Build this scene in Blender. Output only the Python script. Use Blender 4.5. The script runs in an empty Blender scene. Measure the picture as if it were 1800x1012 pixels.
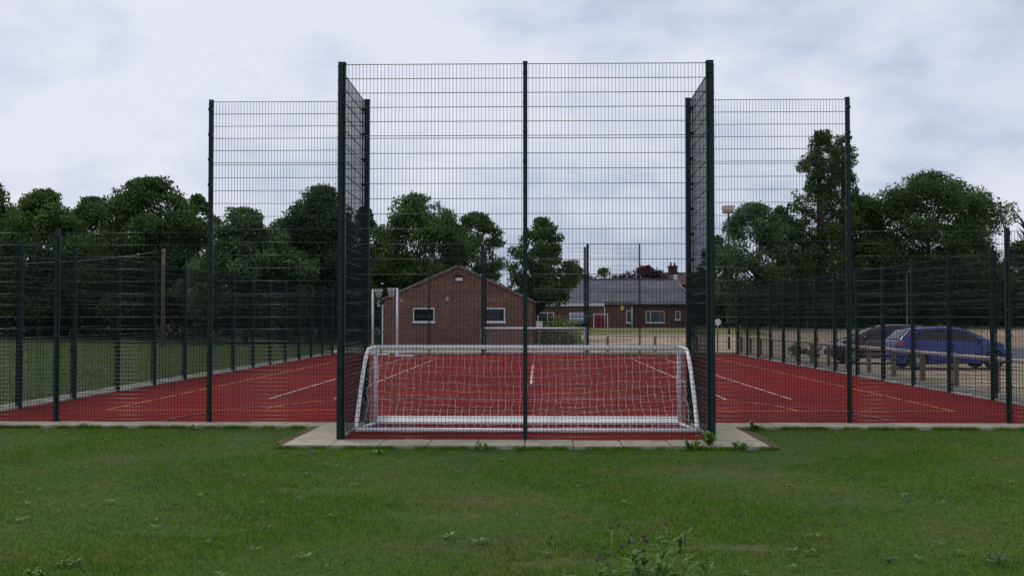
import bpy, math, random
import numpy as np
from mathutils import Vector, Matrix

# ------------------------------------------------------------------ camera, world, sun
S = bpy.context.scene
COL = S.collection
PITCH, YAW, FOC, EYE = math.radians(1.547), math.radians(1.303), 2000.0, 1.7
cd = bpy.data.cameras.new('camera')
cam = bpy.data.objects.new('camera', cd); COL.objects.link(cam)
cam.location = (0, 0, EYE)
cam.rotation_euler = (math.pi/2 + PITCH, 0, YAW)
cd.sensor_width = 36; cd.lens = 36*FOC/1800
cd.clip_start = 0.05; cd.clip_end = 3000
S.camera = cam
S.view_settings.view_transform = 'Standard'; S.view_settings.look = 'None'
S.view_settings.exposure = 0.0; S.view_settings.gamma = 1.0

SUN_EL, SUN_AZ = math.radians(56), math.radians(-40)     # azimuth measured from +Y (away from the camera) towards +X
W = bpy.data.worlds.new('World'); S.world = W; W.use_nodes = True
nt = W.node_tree; nt.nodes.clear()
def N(t, k, **kw):
    n = t.nodes.new(k)
    for a, b in kw.items(): setattr(n, a, b)
    return n
out = N(nt, 'ShaderNodeOutputWorld')
sky = N(nt, 'ShaderNodeTexSky', sky_type='NISHITA', sun_disc=False)
sky.sun_elevation = SUN_EL; sky.sun_rotation = SUN_AZ; sky.air_density = 1.2; sky.dust_density = 2.5
bg_sky = N(nt, 'ShaderNodeBackground'); bg_sky.inputs[1].default_value = 0.09
nt.links.new(sky.outputs[0], bg_sky.inputs[0])
tc = N(nt, 'ShaderNodeTexCoord')
sep = N(nt, 'ShaderNodeSeparateXYZ'); nt.links.new(tc.outputs['Generated'], sep.inputs[0])
zz = N(nt, 'ShaderNodeMath', operation='MAXIMUM'); nt.links.new(sep.outputs[2], zz.inputs[0]); zz.inputs[1].default_value = 0.0
za = N(nt, 'ShaderNodeMath', operation='ADD'); nt.links.new(zz.outputs[0], za.inputs[0]); za.inputs[1].default_value = 0.42
dx = N(nt, 'ShaderNodeMath', operation='DIVIDE'); nt.links.new(sep.outputs[0], dx.inputs[0]); nt.links.new(za.outputs[0], dx.inputs[1])
dy = N(nt, 'ShaderNodeMath', operation='DIVIDE'); nt.links.new(sep.outputs[1], dy.inputs[0]); nt.links.new(za.outputs[0], dy.inputs[1])
cb = N(nt, 'ShaderNodeCombineXYZ'); nt.links.new(dx.outputs[0], cb.inputs[0]); nt.links.new(dy.outputs[0], cb.inputs[1])
cb.inputs[2].default_value = 3.7
n1 = N(nt, 'ShaderNodeTexNoise'); n1.inputs['Scale'].default_value = 2.3; n1.inputs['Detail'].default_value = 7; n1.inputs['Roughness'].default_value = 0.58; n1.inputs['Distortion'].default_value = 0.25
n2 = N(nt, 'ShaderNodeTexNoise'); n2.inputs['Scale'].default_value = 7; n2.inputs['Detail'].default_value = 8; n2.inputs['Roughness'].default_value = 0.5
nt.links.new(cb.outputs[0], n1.inputs[0]); nt.links.new(cb.outputs[0], n2.inputs[0])
mixn = N(nt, 'ShaderNodeMath', operation='MULTIPLY_ADD'); nt.links.new(n2.outputs[0], mixn.inputs[0]); mixn.inputs[1].default_value = 0.45
nt.links.new(n1.outputs[0], mixn.inputs[2])
rp = N(nt, 'ShaderNodeValToRGB'); nt.links.new(mixn.outputs[0], rp.inputs[0])
el = rp.color_ramp.elements
el[0].position = 0.58; el[0].color = (0.50, 0.57, 0.765, 1)
el[1].position = 0.84; el[1].color = (0.80, 0.825, 0.93, 1)
e = el.new(0.70); e.color = (0.655, 0.71, 0.87, 1)
bg_cl = N(nt, 'ShaderNodeBackground'); bg_cl.inputs[1].default_value = 1.0
nt.links.new(rp.outputs[0], bg_cl.inputs[0])
mx = N(nt, 'ShaderNodeMixShader'); mx.inputs[0].default_value = 0.88      # a nearly closed cloud layer
nt.links.new(bg_sky.outputs[0], mx.inputs[1]); nt.links.new(bg_cl.outputs[0], mx.inputs[2])
nt.links.new(mx.outputs[0], out.inputs[0])

sd = bpy.data.lights.new('sun', 'SUN'); sun = bpy.data.objects.new('sun', sd); COL.objects.link(sun)
sd.energy = 1.5; sd.angle = math.radians(14); sd.color = (1.0, 0.90, 0.75)
sdir = Vector((math.sin(SUN_AZ)*math.cos(SUN_EL), math.cos(SUN_AZ)*math.cos(SUN_EL), math.sin(SUN_EL)))
sun.rotation_euler = sdir.to_track_quat('Z', 'Y').to_euler(); sun.location = (0, 0, 60)

# ------------------------------------------------------------------ helpers
R = Matrix.Rotation(YAW, 3, 'Z') @ Matrix.Rotation(math.pi/2 + PITCH, 3, 'X')
def ray(px, py): return R @ Vector(((px-900)/FOC, (506-py)/FOC, -1))
def at(px, py, Y):                      # the point of the upright plane y = Y seen at a photo position
    d = ray(px, py); t = Y/d.y
    return Vector((d.x*t, Y, EYE + d.z*t))
def gr(px, py, z=0.0):
    d = ray(px, py); t = (z-EYE)/d.z
    return Vector((d.x*t, d.y*t, z))
def hgt(x, y):
    t = min(1, max(0, (y-76)/24)); return 0.85*t*t*(3-2*t)

def tag(o, label=None, cat=None, group=None, kind=None):
    if label: o['label'] = label
    if cat: o['category'] = cat
    if group: o['group'] = group
    if kind: o['kind'] = kind
    return o
def thing(name, label, cat, loc=(0, 0, 0), rz=0, group=None):
    o = bpy.data.objects.new(name, None); COL.objects.link(o)
    o.location = loc; o.rotation_euler = (0, 0, rz); o.empty_display_size = 0.2
    return tag(o, label, cat, group)
def link(name, me, parent=None, loc=None, rz=None):
    o = bpy.data.objects.new(name, me); COL.objects.link(o)
    if parent: o.parent = parent
    if loc is not None: o.location = loc
    if rz is not None: o.rotation_euler = (0, 0, rz)
    return o

class MB:
    def __init__(s): s.v = []; s.f = []; s.sm = []
    def add(s, vs, fs, smooth=False):
        b = len(s.v); s.v += [tuple(v) for v in vs]
        for f in fs: s.f.append(tuple(i+b for i in f)); s.sm.append(smooth)
        return s
    def box(s, x0, x1, y0, y1, z0, z1):
        return s.add([(x0,y0,z0),(x1,y0,z0),(x1,y1,z0),(x0,y1,z0),(x0,y0,z1),(x1,y0,z1),(x1,y1,z1),(x0,y1,z1)],
              [(0,3,2,1),(4,5,6,7),(0,1,5,4),(1,2,6,5),(2,3,7,6),(3,0,4,7)])
    def bbox(s, x0, x1, y0, y1, z0, z1, b=0.01):         # a box with chamfered edges
        vs = []; X=(x0,x1); Y=(y0,y1); Z=(z0,z1)
        def c(i,j,k,m):
            p=[X[i],Y[j],Z[k]]; sg=(1 if i==0 else -1, 1 if j==0 else -1, 1 if k==0 else -1)
            for a in range(3):
                if a!=m: p[a]+=sg[a]*b
            return tuple(p)
        idx={}
        for i in (0,1):
            for j in (0,1):
                for k in (0,1):
                    for m in range(3): idx[(i,j,k,m)]=len(vs); vs.append(c(i,j,k,m))
        g=lambda i,j,k,m: idx[(i,j,k,m)]
        fs=[]
        for i in (0,1): fs.append([g(i,0,0,0),g(i,1,0,0),g(i,1,1,0),g(i,0,1,0)])
        for j in (0,1): fs.append([g(0,j,0,1),g(1,j,0,1),g(1,j,1,1),g(0,j,1,1)])
        for k in (0,1): fs.append([g(0,0,k,2),g(1,0,k,2),g(1,1,k,2),g(0,1,k,2)])
        for i in (0,1):
            for j in (0,1): fs.append([g(i,j,0,0),g(i,j,1,0),g(i,j,1,1),g(i,j,0,1)])
        for i in (0,1):
            for k in (0,1): fs.append([g(i,0,k,0),g(i,1,k,0),g(i,1,k,2),g(i,0,k,2)])
        for j in (0,1):
            for k in (0,1): fs.append([g(0,j,k,1),g(1,j,k,1),g(1,j,k,2),g(0,j,k,2)])
        for i in (0,1):
            for j in (0,1):
                for k in (0,1): fs.append([g(i,j,k,0),g(i,j,k,1),g(i,j,k,2)])
        cen = Vector(((x0+x1)/2,(y0+y1)/2,(z0+z1)/2)); ff=[]
        for f in fs:
            P=[Vector(vs[i]) for i in f]; n=(P[1]-P[0]).cross(P[2]-P[0])
            m=sum(P,Vector())/len(P)
            ff.append(f if n.dot(m-cen)>0 else f[::-1])
        return s.add(vs, ff)
    def tube(s, pts, r, n=8, caps=True, smooth=True):
        pts=[Vector(p) for p in pts]; rs = r if isinstance(r,(list,tuple)) else [r]*len(pts)
        t=(pts[1]-pts[0]).normalized(); u=t.orthogonal().normalized()
        vs=[]; fs=[]
        for i,p in enumerate(pts):
            a=pts[max(0,i-1)]; b=pts[min(len(pts)-1,i+1)]; t=(b-a).normalized()
            u=(u-t*u.dot(t)).normalized(); w=t.cross(u)
            for k in range(n):
                an=2*math.pi*k/n; vs.append(p+(u*math.cos(an)+w*math.sin(an))*rs[i])
        for i in range(len(pts)-1):
            for k in range(n):
                k2=(k+1)%n; fs.append((i*n+k,i*n+k2,(i+1)*n+k2,(i+1)*n+k))
        s.add(vs,fs,smooth)
        if caps:
            b=len(s.v)-len(vs)
            s.f.append(tuple(b+k for k in range(n))[::-1]); s.sm.append(False)
            s.f.append(tuple(b+(len(pts)-1)*n+k for k in range(n))); s.sm.append(False)
        return s
    def quad(s,a,b,c,d): return s.add([a,b,c,d],[(0,1,2,3)])
    def prism(s, poly, axis, a, b):       # poly in the two other axes, extruded along axis from a to b
        n=len(poly)
        def p(q,t):
            q=list(q); q.insert(axis,t); return tuple(q)
        vs=[p(q,a) for q in poly]+[p(q,b) for q in poly]
        fs=[tuple(range(n))[::-1], tuple(range(n,2*n))]
        for i in range(n): j=(i+1)%n; fs.append((i,j,j+n,i+n))
        return s.add(vs,fs)
    def mesh(s,name,mat):
        me=bpy.data.meshes.new(name); me.from_pydata(s.v,[],s.f)
        me.polygons.foreach_set('use_smooth', s.sm)
        if mat: me.materials.append(mat)
        me.update(); return me
    def build(s,name,mat,parent=None,loc=None,rz=None): return link(name,s.mesh(name,mat),parent,loc,rz)

def np_mesh(name, V, k, mat, smooth=False):      # V: (n, k, 3) separate k-gons
    n=V.shape[0]; me=bpy.data.meshes.new(name)
    me.vertices.add(n*k); me.vertices.foreach_set('co', np.ascontiguousarray(V,dtype=np.float32).ravel())
    me.loops.add(n*k); me.loops.foreach_set('vertex_index', np.arange(n*k,dtype=np.int32))
    me.polygons.add(n); me.polygons.foreach_set('loop_start', np.arange(0,n*k,k,dtype=np.int32))
    me.update(calc_edges=True); me.materials.append(mat); return me

# ------------------------------------------------------------------ materials
MATS={}
def mat(name, cols, scale=5.0, rough=0.7, detail=4, bump=0.0, bscale=None, metallic=0.0, spec=0.3, coat=0.0, island=0.0, translucent=0.0, pos=None, dist=0.0):
    m=bpy.data.materials.new(name); m.use_nodes=True; t=m.node_tree; b=t.nodes['Principled BSDF']
    b.inputs['Roughness'].default_value=rough; b.inputs['Metallic'].default_value=metallic
    b.inputs['Specular IOR Level'].default_value=spec; b.inputs['Coat Weight'].default_value=coat
    tcx=N(t,'ShaderNodeTexCoord'); no=N(t,'ShaderNodeTexNoise'); no.inputs['Scale'].default_value=scale; no.inputs['Detail'].default_value=detail
    no.inputs['Distortion'].default_value=dist
    t.links.new(tcx.outputs['Object'],no.inputs[0])
    r=N(t,'ShaderNodeValToRGB'); t.links.new(no.outputs[0],r.inputs[0])
    k=len(cols); pos=pos or [0.32+0.36*i/max(1,k-1) for i in range(k)]
    for i,c in enumerate(cols):
        e = r.color_ramp.elements[i] if i<2 else r.color_ramp.elements.new(pos[i])
        e.position=pos[i]; e.color=(*c,1)
    if k==1: r.color_ramp.elements[1].color=(*cols[0],1)
    col=r.outputs[0]
    if island:
        g=N(t,'ShaderNodeNewGeometry'); hs=N(t,'ShaderNodeHueSaturation')
        mp=N(t,'ShaderNodeMapRange'); t.links.new(g.outputs['Random Per Island'],mp.inputs[0]); mp.inputs[3].default_value=1-island; mp.inputs[4].default_value=1+island
        t.links.new(mp.outputs[0],hs.inputs['Value']); t.links.new(col,hs.inputs['Color'])
        mp2=N(t,'ShaderNodeMapRange'); t.links.new(g.outputs['Random Per Island'],mp2.inputs[0]); mp2.inputs[3].default_value=0.52; mp2.inputs[4].default_value=0.485
        t.links.new(mp2.outputs[0],hs.inputs['Hue']); col=hs.outputs[0]
    t.links.new(col,b.inputs['Base Color'])
    if bump:
        nb=N(t,'ShaderNodeTexNoise'); nb.inputs['Scale'].default_value=bscale or scale*4; nb.inputs['Detail'].default_value=5
        t.links.new(tcx.outputs['Object'],nb.inputs[0]); bp=N(t,'ShaderNodeBump'); bp.inputs['Strength'].default_value=bump; bp.inputs['Distance'].default_value=0.02
        t.links.new(nb.outputs[0],bp.inputs['Height']); t.links.new(bp.outputs[0],b.inputs['Normal'])
    if translucent:
        tr=N(t,'ShaderNodeBsdfTranslucent'); t.links.new(col,tr.inputs[0]); ms=N(t,'ShaderNodeMixShader'); ms.inputs[0].default_value=translucent
        t.links.new(b.outputs[0],ms.inputs[1]); t.links.new(tr.outputs[0],ms.inputs[2]); t.links.new(ms.outputs[0],t.nodes['Material Output'].inputs[0])
    MATS[name]=m; return m

def brickmat(name, c1, c2, mortar, bw, bh, msize, rough=0.85, rot=False):
    m=bpy.data.materials.new(name); m.use_nodes=True; t=m.node_tree; b=t.nodes['Principled BSDF']; b.inputs['Roughness'].default_value=rough
    b.inputs['Specular IOR Level'].default_value=0.25
    tcx=N(t,'ShaderNodeTexCoord'); se=N(t,'ShaderNodeSeparateXYZ'); t.links.new(tcx.outputs['Object'],se.inputs[0])
    ad=N(t,'ShaderNodeMath',operation='ADD'); t.links.new(se.outputs[0],ad.inputs[0])
    co=N(t,'ShaderNodeCombineXYZ')
    if rot:
        ad.inputs[1].default_value=0; ad2=N(t,'ShaderNodeMath',operation='ADD'); t.links.new(se.outputs[1],ad2.inputs[0]); t.links.new(se.outputs[2],ad2.inputs[1])
        t.links.new(ad2.outputs[0],co.inputs[1])
    else:
        t.links.new(se.outputs[1],ad.inputs[1]); t.links.new(se.outputs[2],co.inputs[1])
    t.links.new(ad.outputs[0],co.inputs[0])
    br=N(t,'ShaderNodeTexBrick'); t.links.new(co.outputs[0],br.inputs[0])
    br.inputs['Scale'].default_value=1; br.inputs['Brick Width'].default_value=bw; br.inputs['Row Height'].default_value=bh; br.inputs['Mortar Size'].default_value=msize
    br.inputs['Color1'].default_value=(*c1,1); br.inputs['Color2'].default_value=(*c2,1); br.inputs['Mortar'].default_value=(*mortar,1)
    no=N(t,'ShaderNodeTexNoise'); no.inputs['Scale'].default_value=0.9; no.inputs['Detail'].default_value=6; t.links.new(tcx.outputs['Object'],no.inputs[0])
    mp=N(t,'ShaderNodeMapRange'); t.links.new(no.outputs[0],mp.inputs[0]); mp.inputs[1].default_value=.25; mp.inputs[2].default_value=.75; mp.inputs[3].default_value=0.72; mp.inputs[4].default_value=1.2
    hs=N(t,'ShaderNodeHueSaturation'); t.links.new(br.outputs[0],hs.inputs['Color']); t.links.new(mp.outputs[0],hs.inputs['Value'])
    t.links.new(hs.outputs[0],b.inputs['Base Color']); return m

def layered(name, layers, rough=0.9, bump=0.3, bscale=60, spec=0.2):
    # layers: (colour, noise scale, low, high) each mixed over the one before; the first is plain
    m=bpy.data.materials.new(name); m.use_nodes=True; t=m.node_tree; b=t.nodes['Principled BSDF']; b.inputs['Roughness'].default_value=rough
    b.inputs['Specular IOR Level'].default_value=spec
    tcx=N(t,'ShaderNodeTexCoord'); rgb=N(t,'ShaderNodeRGB'); rgb.outputs[0].default_value=(*layers[0],1); cur=rgb.outputs[0]
    for i,(c,sc,lo,hi,*amt) in enumerate(layers[1:]):
        mp=N(t,'ShaderNodeMapping'); mp.inputs['Location'].default_value=(i*13.7,i*7.1,i*3.3); t.links.new(tcx.outputs['Object'],mp.inputs[0])
        no=N(t,'ShaderNodeTexNoise'); no.inputs['Scale'].default_value=sc; no.inputs['Detail'].default_value=5; t.links.new(mp.outputs[0],no.inputs[0])
        mr=N(t,'ShaderNodeMapRange'); t.links.new(no.outputs[0],mr.inputs[0]); mr.inputs[1].default_value=lo; mr.inputs[2].default_value=hi
        mr.inputs[4].default_value=amt[0] if amt else 1.0
        mi=N(t,'ShaderNodeMix',data_type='RGBA'); t.links.new(mr.outputs[0],mi.inputs[0]); t.links.new(cur,mi.inputs[6]); mi.inputs[7].default_value=(*c,1); cur=mi.outputs[2]
    t.links.new(cur,b.inputs['Base Color'])
    if bump:
        nb=N(t,'ShaderNodeTexNoise'); nb.inputs['Scale'].default_value=bscale; nb.inputs['Detail'].default_value=4; t.links.new(tcx.outputs['Object'],nb.inputs[0])
        bp=N(t,'ShaderNodeBump'); bp.inputs['Strength'].default_value=bump; bp.inputs['Distance'].default_value=0.02
        t.links.new(nb.outputs[0],bp.inputs['Height']); t.links.new(bp.outputs[0],b.inputs['Normal'])
    return m

M_green = mat('green_powder_coat',[(0.005,0.021,0.020),(0.008,0.028,0.026)],3,0.48,spec=0.25)
M_wire  = mat('green_mesh_wire',[(0.003,0.009,0.011),(0.004,0.012,0.014)],3,0.55,spec=0.12)
M_lampcol = mat('pale_green_column',[(0.16,0.20,0.18),(0.22,0.26,0.24)],4,0.6)
M_rod   = mat('green_mesh_rod',[(0.010,0.026,0.028),(0.013,0.032,0.034)],3,0.33,spec=0.6)  # same coating as the wire, made lighter and glossier to imitate sky highlights
M_bolt  = mat('dull_steel',[(0.10,0.13,0.13),(0.16,0.18,0.18)],8,0.4,metallic=0.7)
M_terr  = layered('turf_soil',[(0.040,0.075,0.008),((0.058,0.095,0.012),0.35,.4,.62),((0.105,0.080,0.034),1.1,.50,.70,.75),((0.018,0.040,0.010),9,.45,.65,.7),((0.060,0.095,0.022),45,.5,.68,.7)],0.95,0.5,40)
M_red   = layered('red_court_surface',[(0.168,0.0115,0.011),((0.122,0.0100,0.010),0.22,.42,.60),((0.205,0.022,0.018),1.1,.52,.72,.6),((0.105,0.018,0.014),0.55,.58,.72,.5),((0.10,0.008,0.009),70,.5,.68,.5),((0.235,0.030,0.024),160,.58,.72,.5)],0.92,0.25,180,0.05)
M_white_line = mat('white_line_paint',[(0.22,0.06,0.06),(0.46,0.36,0.36),(0.62,0.55,0.55)],7,0.8)
M_yellow_line= mat('yellow_line_paint',[(0.36,0.10,0.015),(0.60,0.25,0.02)],25,0.8)
M_blue_line  = mat('blue_line_paint',[(0.15,0.03,0.08),(0.16,0.05,0.16)],25,0.8)
M_slab  = layered('concrete_slab',[(0.42,0.375,0.285),((0.34,0.305,0.235),1.3,.42,.6),((0.20,0.19,0.14),5,.55,.70,.8),((0.48,0.45,0.38),38,.52,.7,.6)],0.92,0.3,90)
M_kerb  = layered('weathered_concrete',[(0.36,0.35,0.32),((0.26,0.25,0.22),1.3,.42,.6),((0.16,0.16,0.13),6,.58,.72,.8)],0.92,0.3,90)
M_soil  = layered('bare_soil',[(0.11,0.075,0.04),((0.07,0.05,0.028),3,.45,.6),((0.06,0.08,0.02),8,.52,.66,.8),((0.16,0.12,0.07),40,.55,.7)],0.95,0.6,40)
M_gravel= layered('gravel',[(0.37,0.29,0.205),((0.46,0.37,0.27),0.25,.4,.6),((0.25,0.19,0.125),1.5,.5,.7,.7),((0.16,0.15,0.055),0.55,.56,.68,.75),((0.13,0.10,0.07),22,.54,.68,.8),((0.45,0.38,0.29),55,.56,.7,.7)],0.95,0.6,35)
M_tarmac= layered('tarmac',[(0.13,0.135,0.16),((0.10,0.10,0.12),0.5,.4,.6),((0.18,0.18,0.2),40,.5,.7)],0.9,0.3,60)
M_drygrass=layered('dry_grass_bank',[(0.20,0.17,0.065),((0.11,0.13,0.035),0.5,.42,.6),((0.27,0.22,0.10),3,.5,.7),((0.07,0.09,0.03),9,.55,.7)],0.95,0.6,30)
M_whitepaint = mat('white_painted_steel',[(0.66,0.67,0.74),(0.78,0.78,0.84)],6,0.42,spec=0.45)
M_whitetube = mat('white_goal_tube',[(0.78,0.78,0.82),(0.86,0.86,0.88),(0.70,0.69,0.72)],4,0.38,spec=0.5)
M_net   = mat('white_net_cord',[(0.62,0.60,0.58),(0.75,0.72,0.68)],20,0.9)
M_netdark=mat('weathered_net_cord',[(0.22,0.28,0.22),(0.40,0.44,0.38)],9,0.9)
M_brick = brickmat('red_brick',(0.235,0.092,0.064),(0.105,0.042,0.034),(0.24,0.175,0.14),0.225,0.075,0.010)
M_brick2= brickmat('brown_brick',(0.185,0.078,0.058),(0.125,0.055,0.044),(0.16,0.11,0.09),0.225,0.075,0.010)
M_chim  = brickmat('dark_red_brick',(0.085,0.030,0.026),(0.062,0.024,0.022),(0.07,0.05,0.045),0.225,0.075,0.010)
M_slate = brickmat('grey_slate',(0.115,0.12,0.15),(0.088,0.092,0.118),(0.045,0.045,0.06),0.30,0.21,0.012,0.6,True)
M_tile  = brickmat('brown_roof_tile',(0.095,0.045,0.038),(0.075,0.038,0.034),(0.04,0.02,0.02),0.30,0.20,0.02,0.75,True)
M_verge = mat('weathered_verge',[(0.15,0.105,0.092),(0.22,0.17,0.15)],3,0.8)
M_upvc  = mat('white_window_frame',[(0.66,0.67,0.72),(0.74,0.74,0.78)],3,0.4)
M_glass = mat('dark_window_glass',[(0.006,0.007,0.010),(0.012,0.013,0.018)],0.7,0.08,spec=0.5)
M_red_door=mat('red_door_paint',[(0.21,0.012,0.022),(0.17,0.010,0.018)],2,0.5)
M_grey  = mat('grey_plastic',[(0.30,0.30,0.32),(0.38,0.38,0.40)],5,0.6)
M_black = mat('black_plastic',[(0.012,0.012,0.014),(0.02,0.02,0.022)],8,0.5)
M_lamp  = mat('lamp_glass',[(0.62,0.64,0.68),(0.75,0.76,0.8)],3,0.2,spec=0.6)
M_amber = mat('yellow_box_plastic',[(0.75,0.42,0.05),(0.8,0.5,0.1)],3,0.5)
M_cream = mat('cream_painted_board',[(0.52,0.50,0.42),(0.62,0.60,0.50)],3,0.6)
M_timber= mat('weathered_timber',[(0.15,0.110,0.078),(0.24,0.18,0.13)],14,0.9,bump=0.4)
M_galv  = mat('pale_galvanised_rail',[(0.52,0.44,0.43),(0.66,0.58,0.56)],8,0.5)
M_pole  = mat('brown_wooden_pole',[(0.12,0.09,0.07),(0.20,0.155,0.12)],10,0.9,bump=0.3)
M_bark  = mat('tree_bark',[(0.028,0.022,0.016),(0.055,0.045,0.034)],9,0.95,bump=0.6)
M_tan   = mat('faded_lamp_housing',[(0.52,0.48,0.44),(0.62,0.58,0.54)],6,0.7)
M_render= mat('pale_render',[(0.40,0.40,0.42),(0.50,0.50,0.50)],2,0.9)
def leafmat(name,a,b,c,tr=0.30): return mat(name,[a,b,c],0.55,0.65,island=0.5,translucent=tr,spec=0.25,detail=3)
L_dark  = leafmat('dark_leaf',(0.037,0.077,0.022),(0.057,0.110,0.030),(0.088,0.147,0.040))
L_mid   = leafmat('mid_leaf',(0.046,0.096,0.022),(0.074,0.138,0.031),(0.118,0.186,0.043))
L_silver= leafmat('silver_leaf',(0.052,0.104,0.036),(0.080,0.142,0.054),(0.130,0.195,0.092))
L_pine  = leafmat('blue_green_leaf',(0.027,0.065,0.027),(0.043,0.088,0.033),(0.065,0.115,0.043))
L_copper= leafmat('copper_leaf',(0.050,0.018,0.026),(0.070,0.026,0.034),(0.09,0.04,0.045))
L_bright= leafmat('bright_leaf',(0.10,0.16,0.03),(0.16,0.23,0.045),(0.21,0.27,0.06))
L_hedge = leafmat('hedge_leaf',(0.012,0.025,0.009),(0.019,0.035,0.011),(0.027,0.045,0.014),.15)
L_weed  = mat('weed_leaf',[(0.075,0.16,0.022),(0.12,0.22,0.035),(0.17,0.26,0.055)],3,0.55,island=0.3,translucent=0.25)
L_weedgrey = mat('pale_weed_leaf',[(0.080,0.125,0.06),(0.12,0.17,0.085)],3,0.6,island=0.3,translucent=0.2)
L_stem  = mat('weed_stem',[(0.16,0.22,0.05),(0.28,0.27,0.10)],6,0.7)
L_head  = mat('dried_seed_head',[(0.045,0.040,0.018),(0.17,0.16,0.09)],60,0.95)
L_grass = layered('grass_blades',[(0.082,0.190,0.005),((0.112,0.205,0.010),0.45,.42,.6),((0.052,0.146,0.005),1.3,.50,.64,.9),((0.160,0.150,0.034),2.2,.56,.74,.65),((0.145,0.255,0.020),14,.54,.68,.7),((0.22,0.19,0.08),55,.60,.72,.8)],0.9,0,40,0.0)

# ------------------------------------------------------------------ ground, court, paving
CX=-0.18; XL,XR=-9.83,9.47; Y0,Y1=18.5,54.3
BL,BR,BY=-2.74,2.39,15.82            # near goal bay: left, right, front
FY=57.0                              # far bay: back
# terrain: one sheet to the horizon, rising gently beyond the far end
ys=[-40,0,20,40,60,76,80,84,88,92,96,100,140,300,1200]; xs=[-1200,-200,-60,0,60,200,1200]
t=MB(); t.add([(x,y,hgt(x,y)-0.02) for y in ys for x in xs],[(j*len(xs)+i,j*len(xs)+i+1,(j+1)*len(xs)+i+1,(j+1)*len(xs)+i) for j in range(len(ys)-1) for i in range(len(xs)-1)],True)
tag(t.build('ground',M_terr),kind='structure')
def sheet(name,x0,x1,y0,y1,z,m,step=4):
    nx=max(1,int((x1-x0)/step)); ny=max(1,int((y1-y0)/step)); b=MB()
    b.add([(x0+(x1-x0)*i/nx,y0+(y1-y0)*j/ny,hgt(0,y0+(y1-y0)*j/ny)+z) for j in range(ny+1) for i in range(nx+1)],
          [(j*(nx+1)+i,j*(nx+1)+i+1,(j+1)*(nx+1)+i+1,(j+1)*(nx+1)+i) for j in range(ny) for i in range(nx)])
    return tag(b.build(name,m),kind='structure')
pc=MB()
pc.quad((XL+.06,Y0,.012),(XR-.06,Y0,.012),(XR-.06,Y1,.012),(XL+.06,Y1,.012))
pc.quad((BL,BY,.012),(BR,BY,.012),(BR,Y0,.012),(BL,Y0,.012)); pc.quad((-2.62,Y1,.012),(2.36,Y1,.012),(2.36,FY,.012),(-2.62,FY,.012))
tag(pc.build('court',M_red),kind='structure')
sheet('gravel_car_park',XR+0.66,75,16,99,0.004,M_gravel,3)
sheet('far_pavement',-11,8.9,57.3,66,0.006,M_slab)
sheet('far_gravel',3.2,XR+.6,57.6,88,0.010,M_gravel,3)
sheet('grass_bank',1.5,18,88.2,103,0.016,M_drygrass,3)
tp=MB(); a=gr(1775,600); tp.quad((17.5,49,.012),(34,46,.012),(38,66,.012),(21,68,.012)); tag(tp.build('tarmac_patch',M_tarmac),kind='structure')

rnd=random.Random(5)
def slabs(mb,x0,x1,y0,y1,nx,ny,h=0.03):
    for i in range(nx):
        for j in range(ny):
            dz=rnd.uniform(-.004,.004); g=.006
            a=x0+(x1-x0)*i/nx+g; b_=x0+(x1-x0)*(i+1)/nx-g; c=y0+(y1-y0)*j/ny+g; d=y0+(y1-y0)*(j+1)/ny-g
            mb.bbox(a,b_,c,d,-.05,h+dz,.006)
sm=MB()
slabs(sm,BL-.66,BR+.66,BY-.78,BY-.05,10,1)                     # in front of the bay
slabs(sm,BL-.66,BL-.06,BY-.05,Y0-.06,1,4); slabs(sm,BR+.06,BR+.66,BY-.05,Y0-.06,1,4)
slabs(sm,XL-.6,BL-.66,Y0-.72,Y0-.06,11,1); slabs(sm,BR+.66,XR+.62,Y0-.72,Y0-.06,11,1)
tag(sm.build('paving_slabs',M_slab),kind='structure')
km=MB(); n=38
slabs(km,XL-.60,XL+.0,Y0-.06,Y1+.6,1,n,.035); slabs(km,XR+.0,XR+.62,Y0-.06,Y1+.6,1,n,.035)
slabs(km,XL+.02,-2.86,Y1+.05,Y1+.6,8,1,.035); slabs(km,2.46,XR-.02,Y1+.05,Y1+.6,8,1,.035)
tag(km.build('edging_slabs',M_kerb),kind='structure')
so=MB()
for sx,x in ((-1,BL-.67),(1,BR+.67)):
    pts=[]; k=14
    for i in range(k+1): pts.append((x,BY-.75+(Y0-.75-BY+.75)*i/k))
    o=[(x+sx*(.20+.06*rnd.uniform(-1,1)-.1*abs(i-7)/7),p[1]) for i,p in enumerate(pts)]
    for i in range(k):
        so.quad((pts[i][0],pts[i][1],.002),(o[i][0],o[i][1],.002),(o[i+1][0],o[i+1][1],.002),(pts[i+1][0],pts[i+1][1],.002))
tag(so.build('bare_soil',M_soil),kind='structure')
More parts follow.
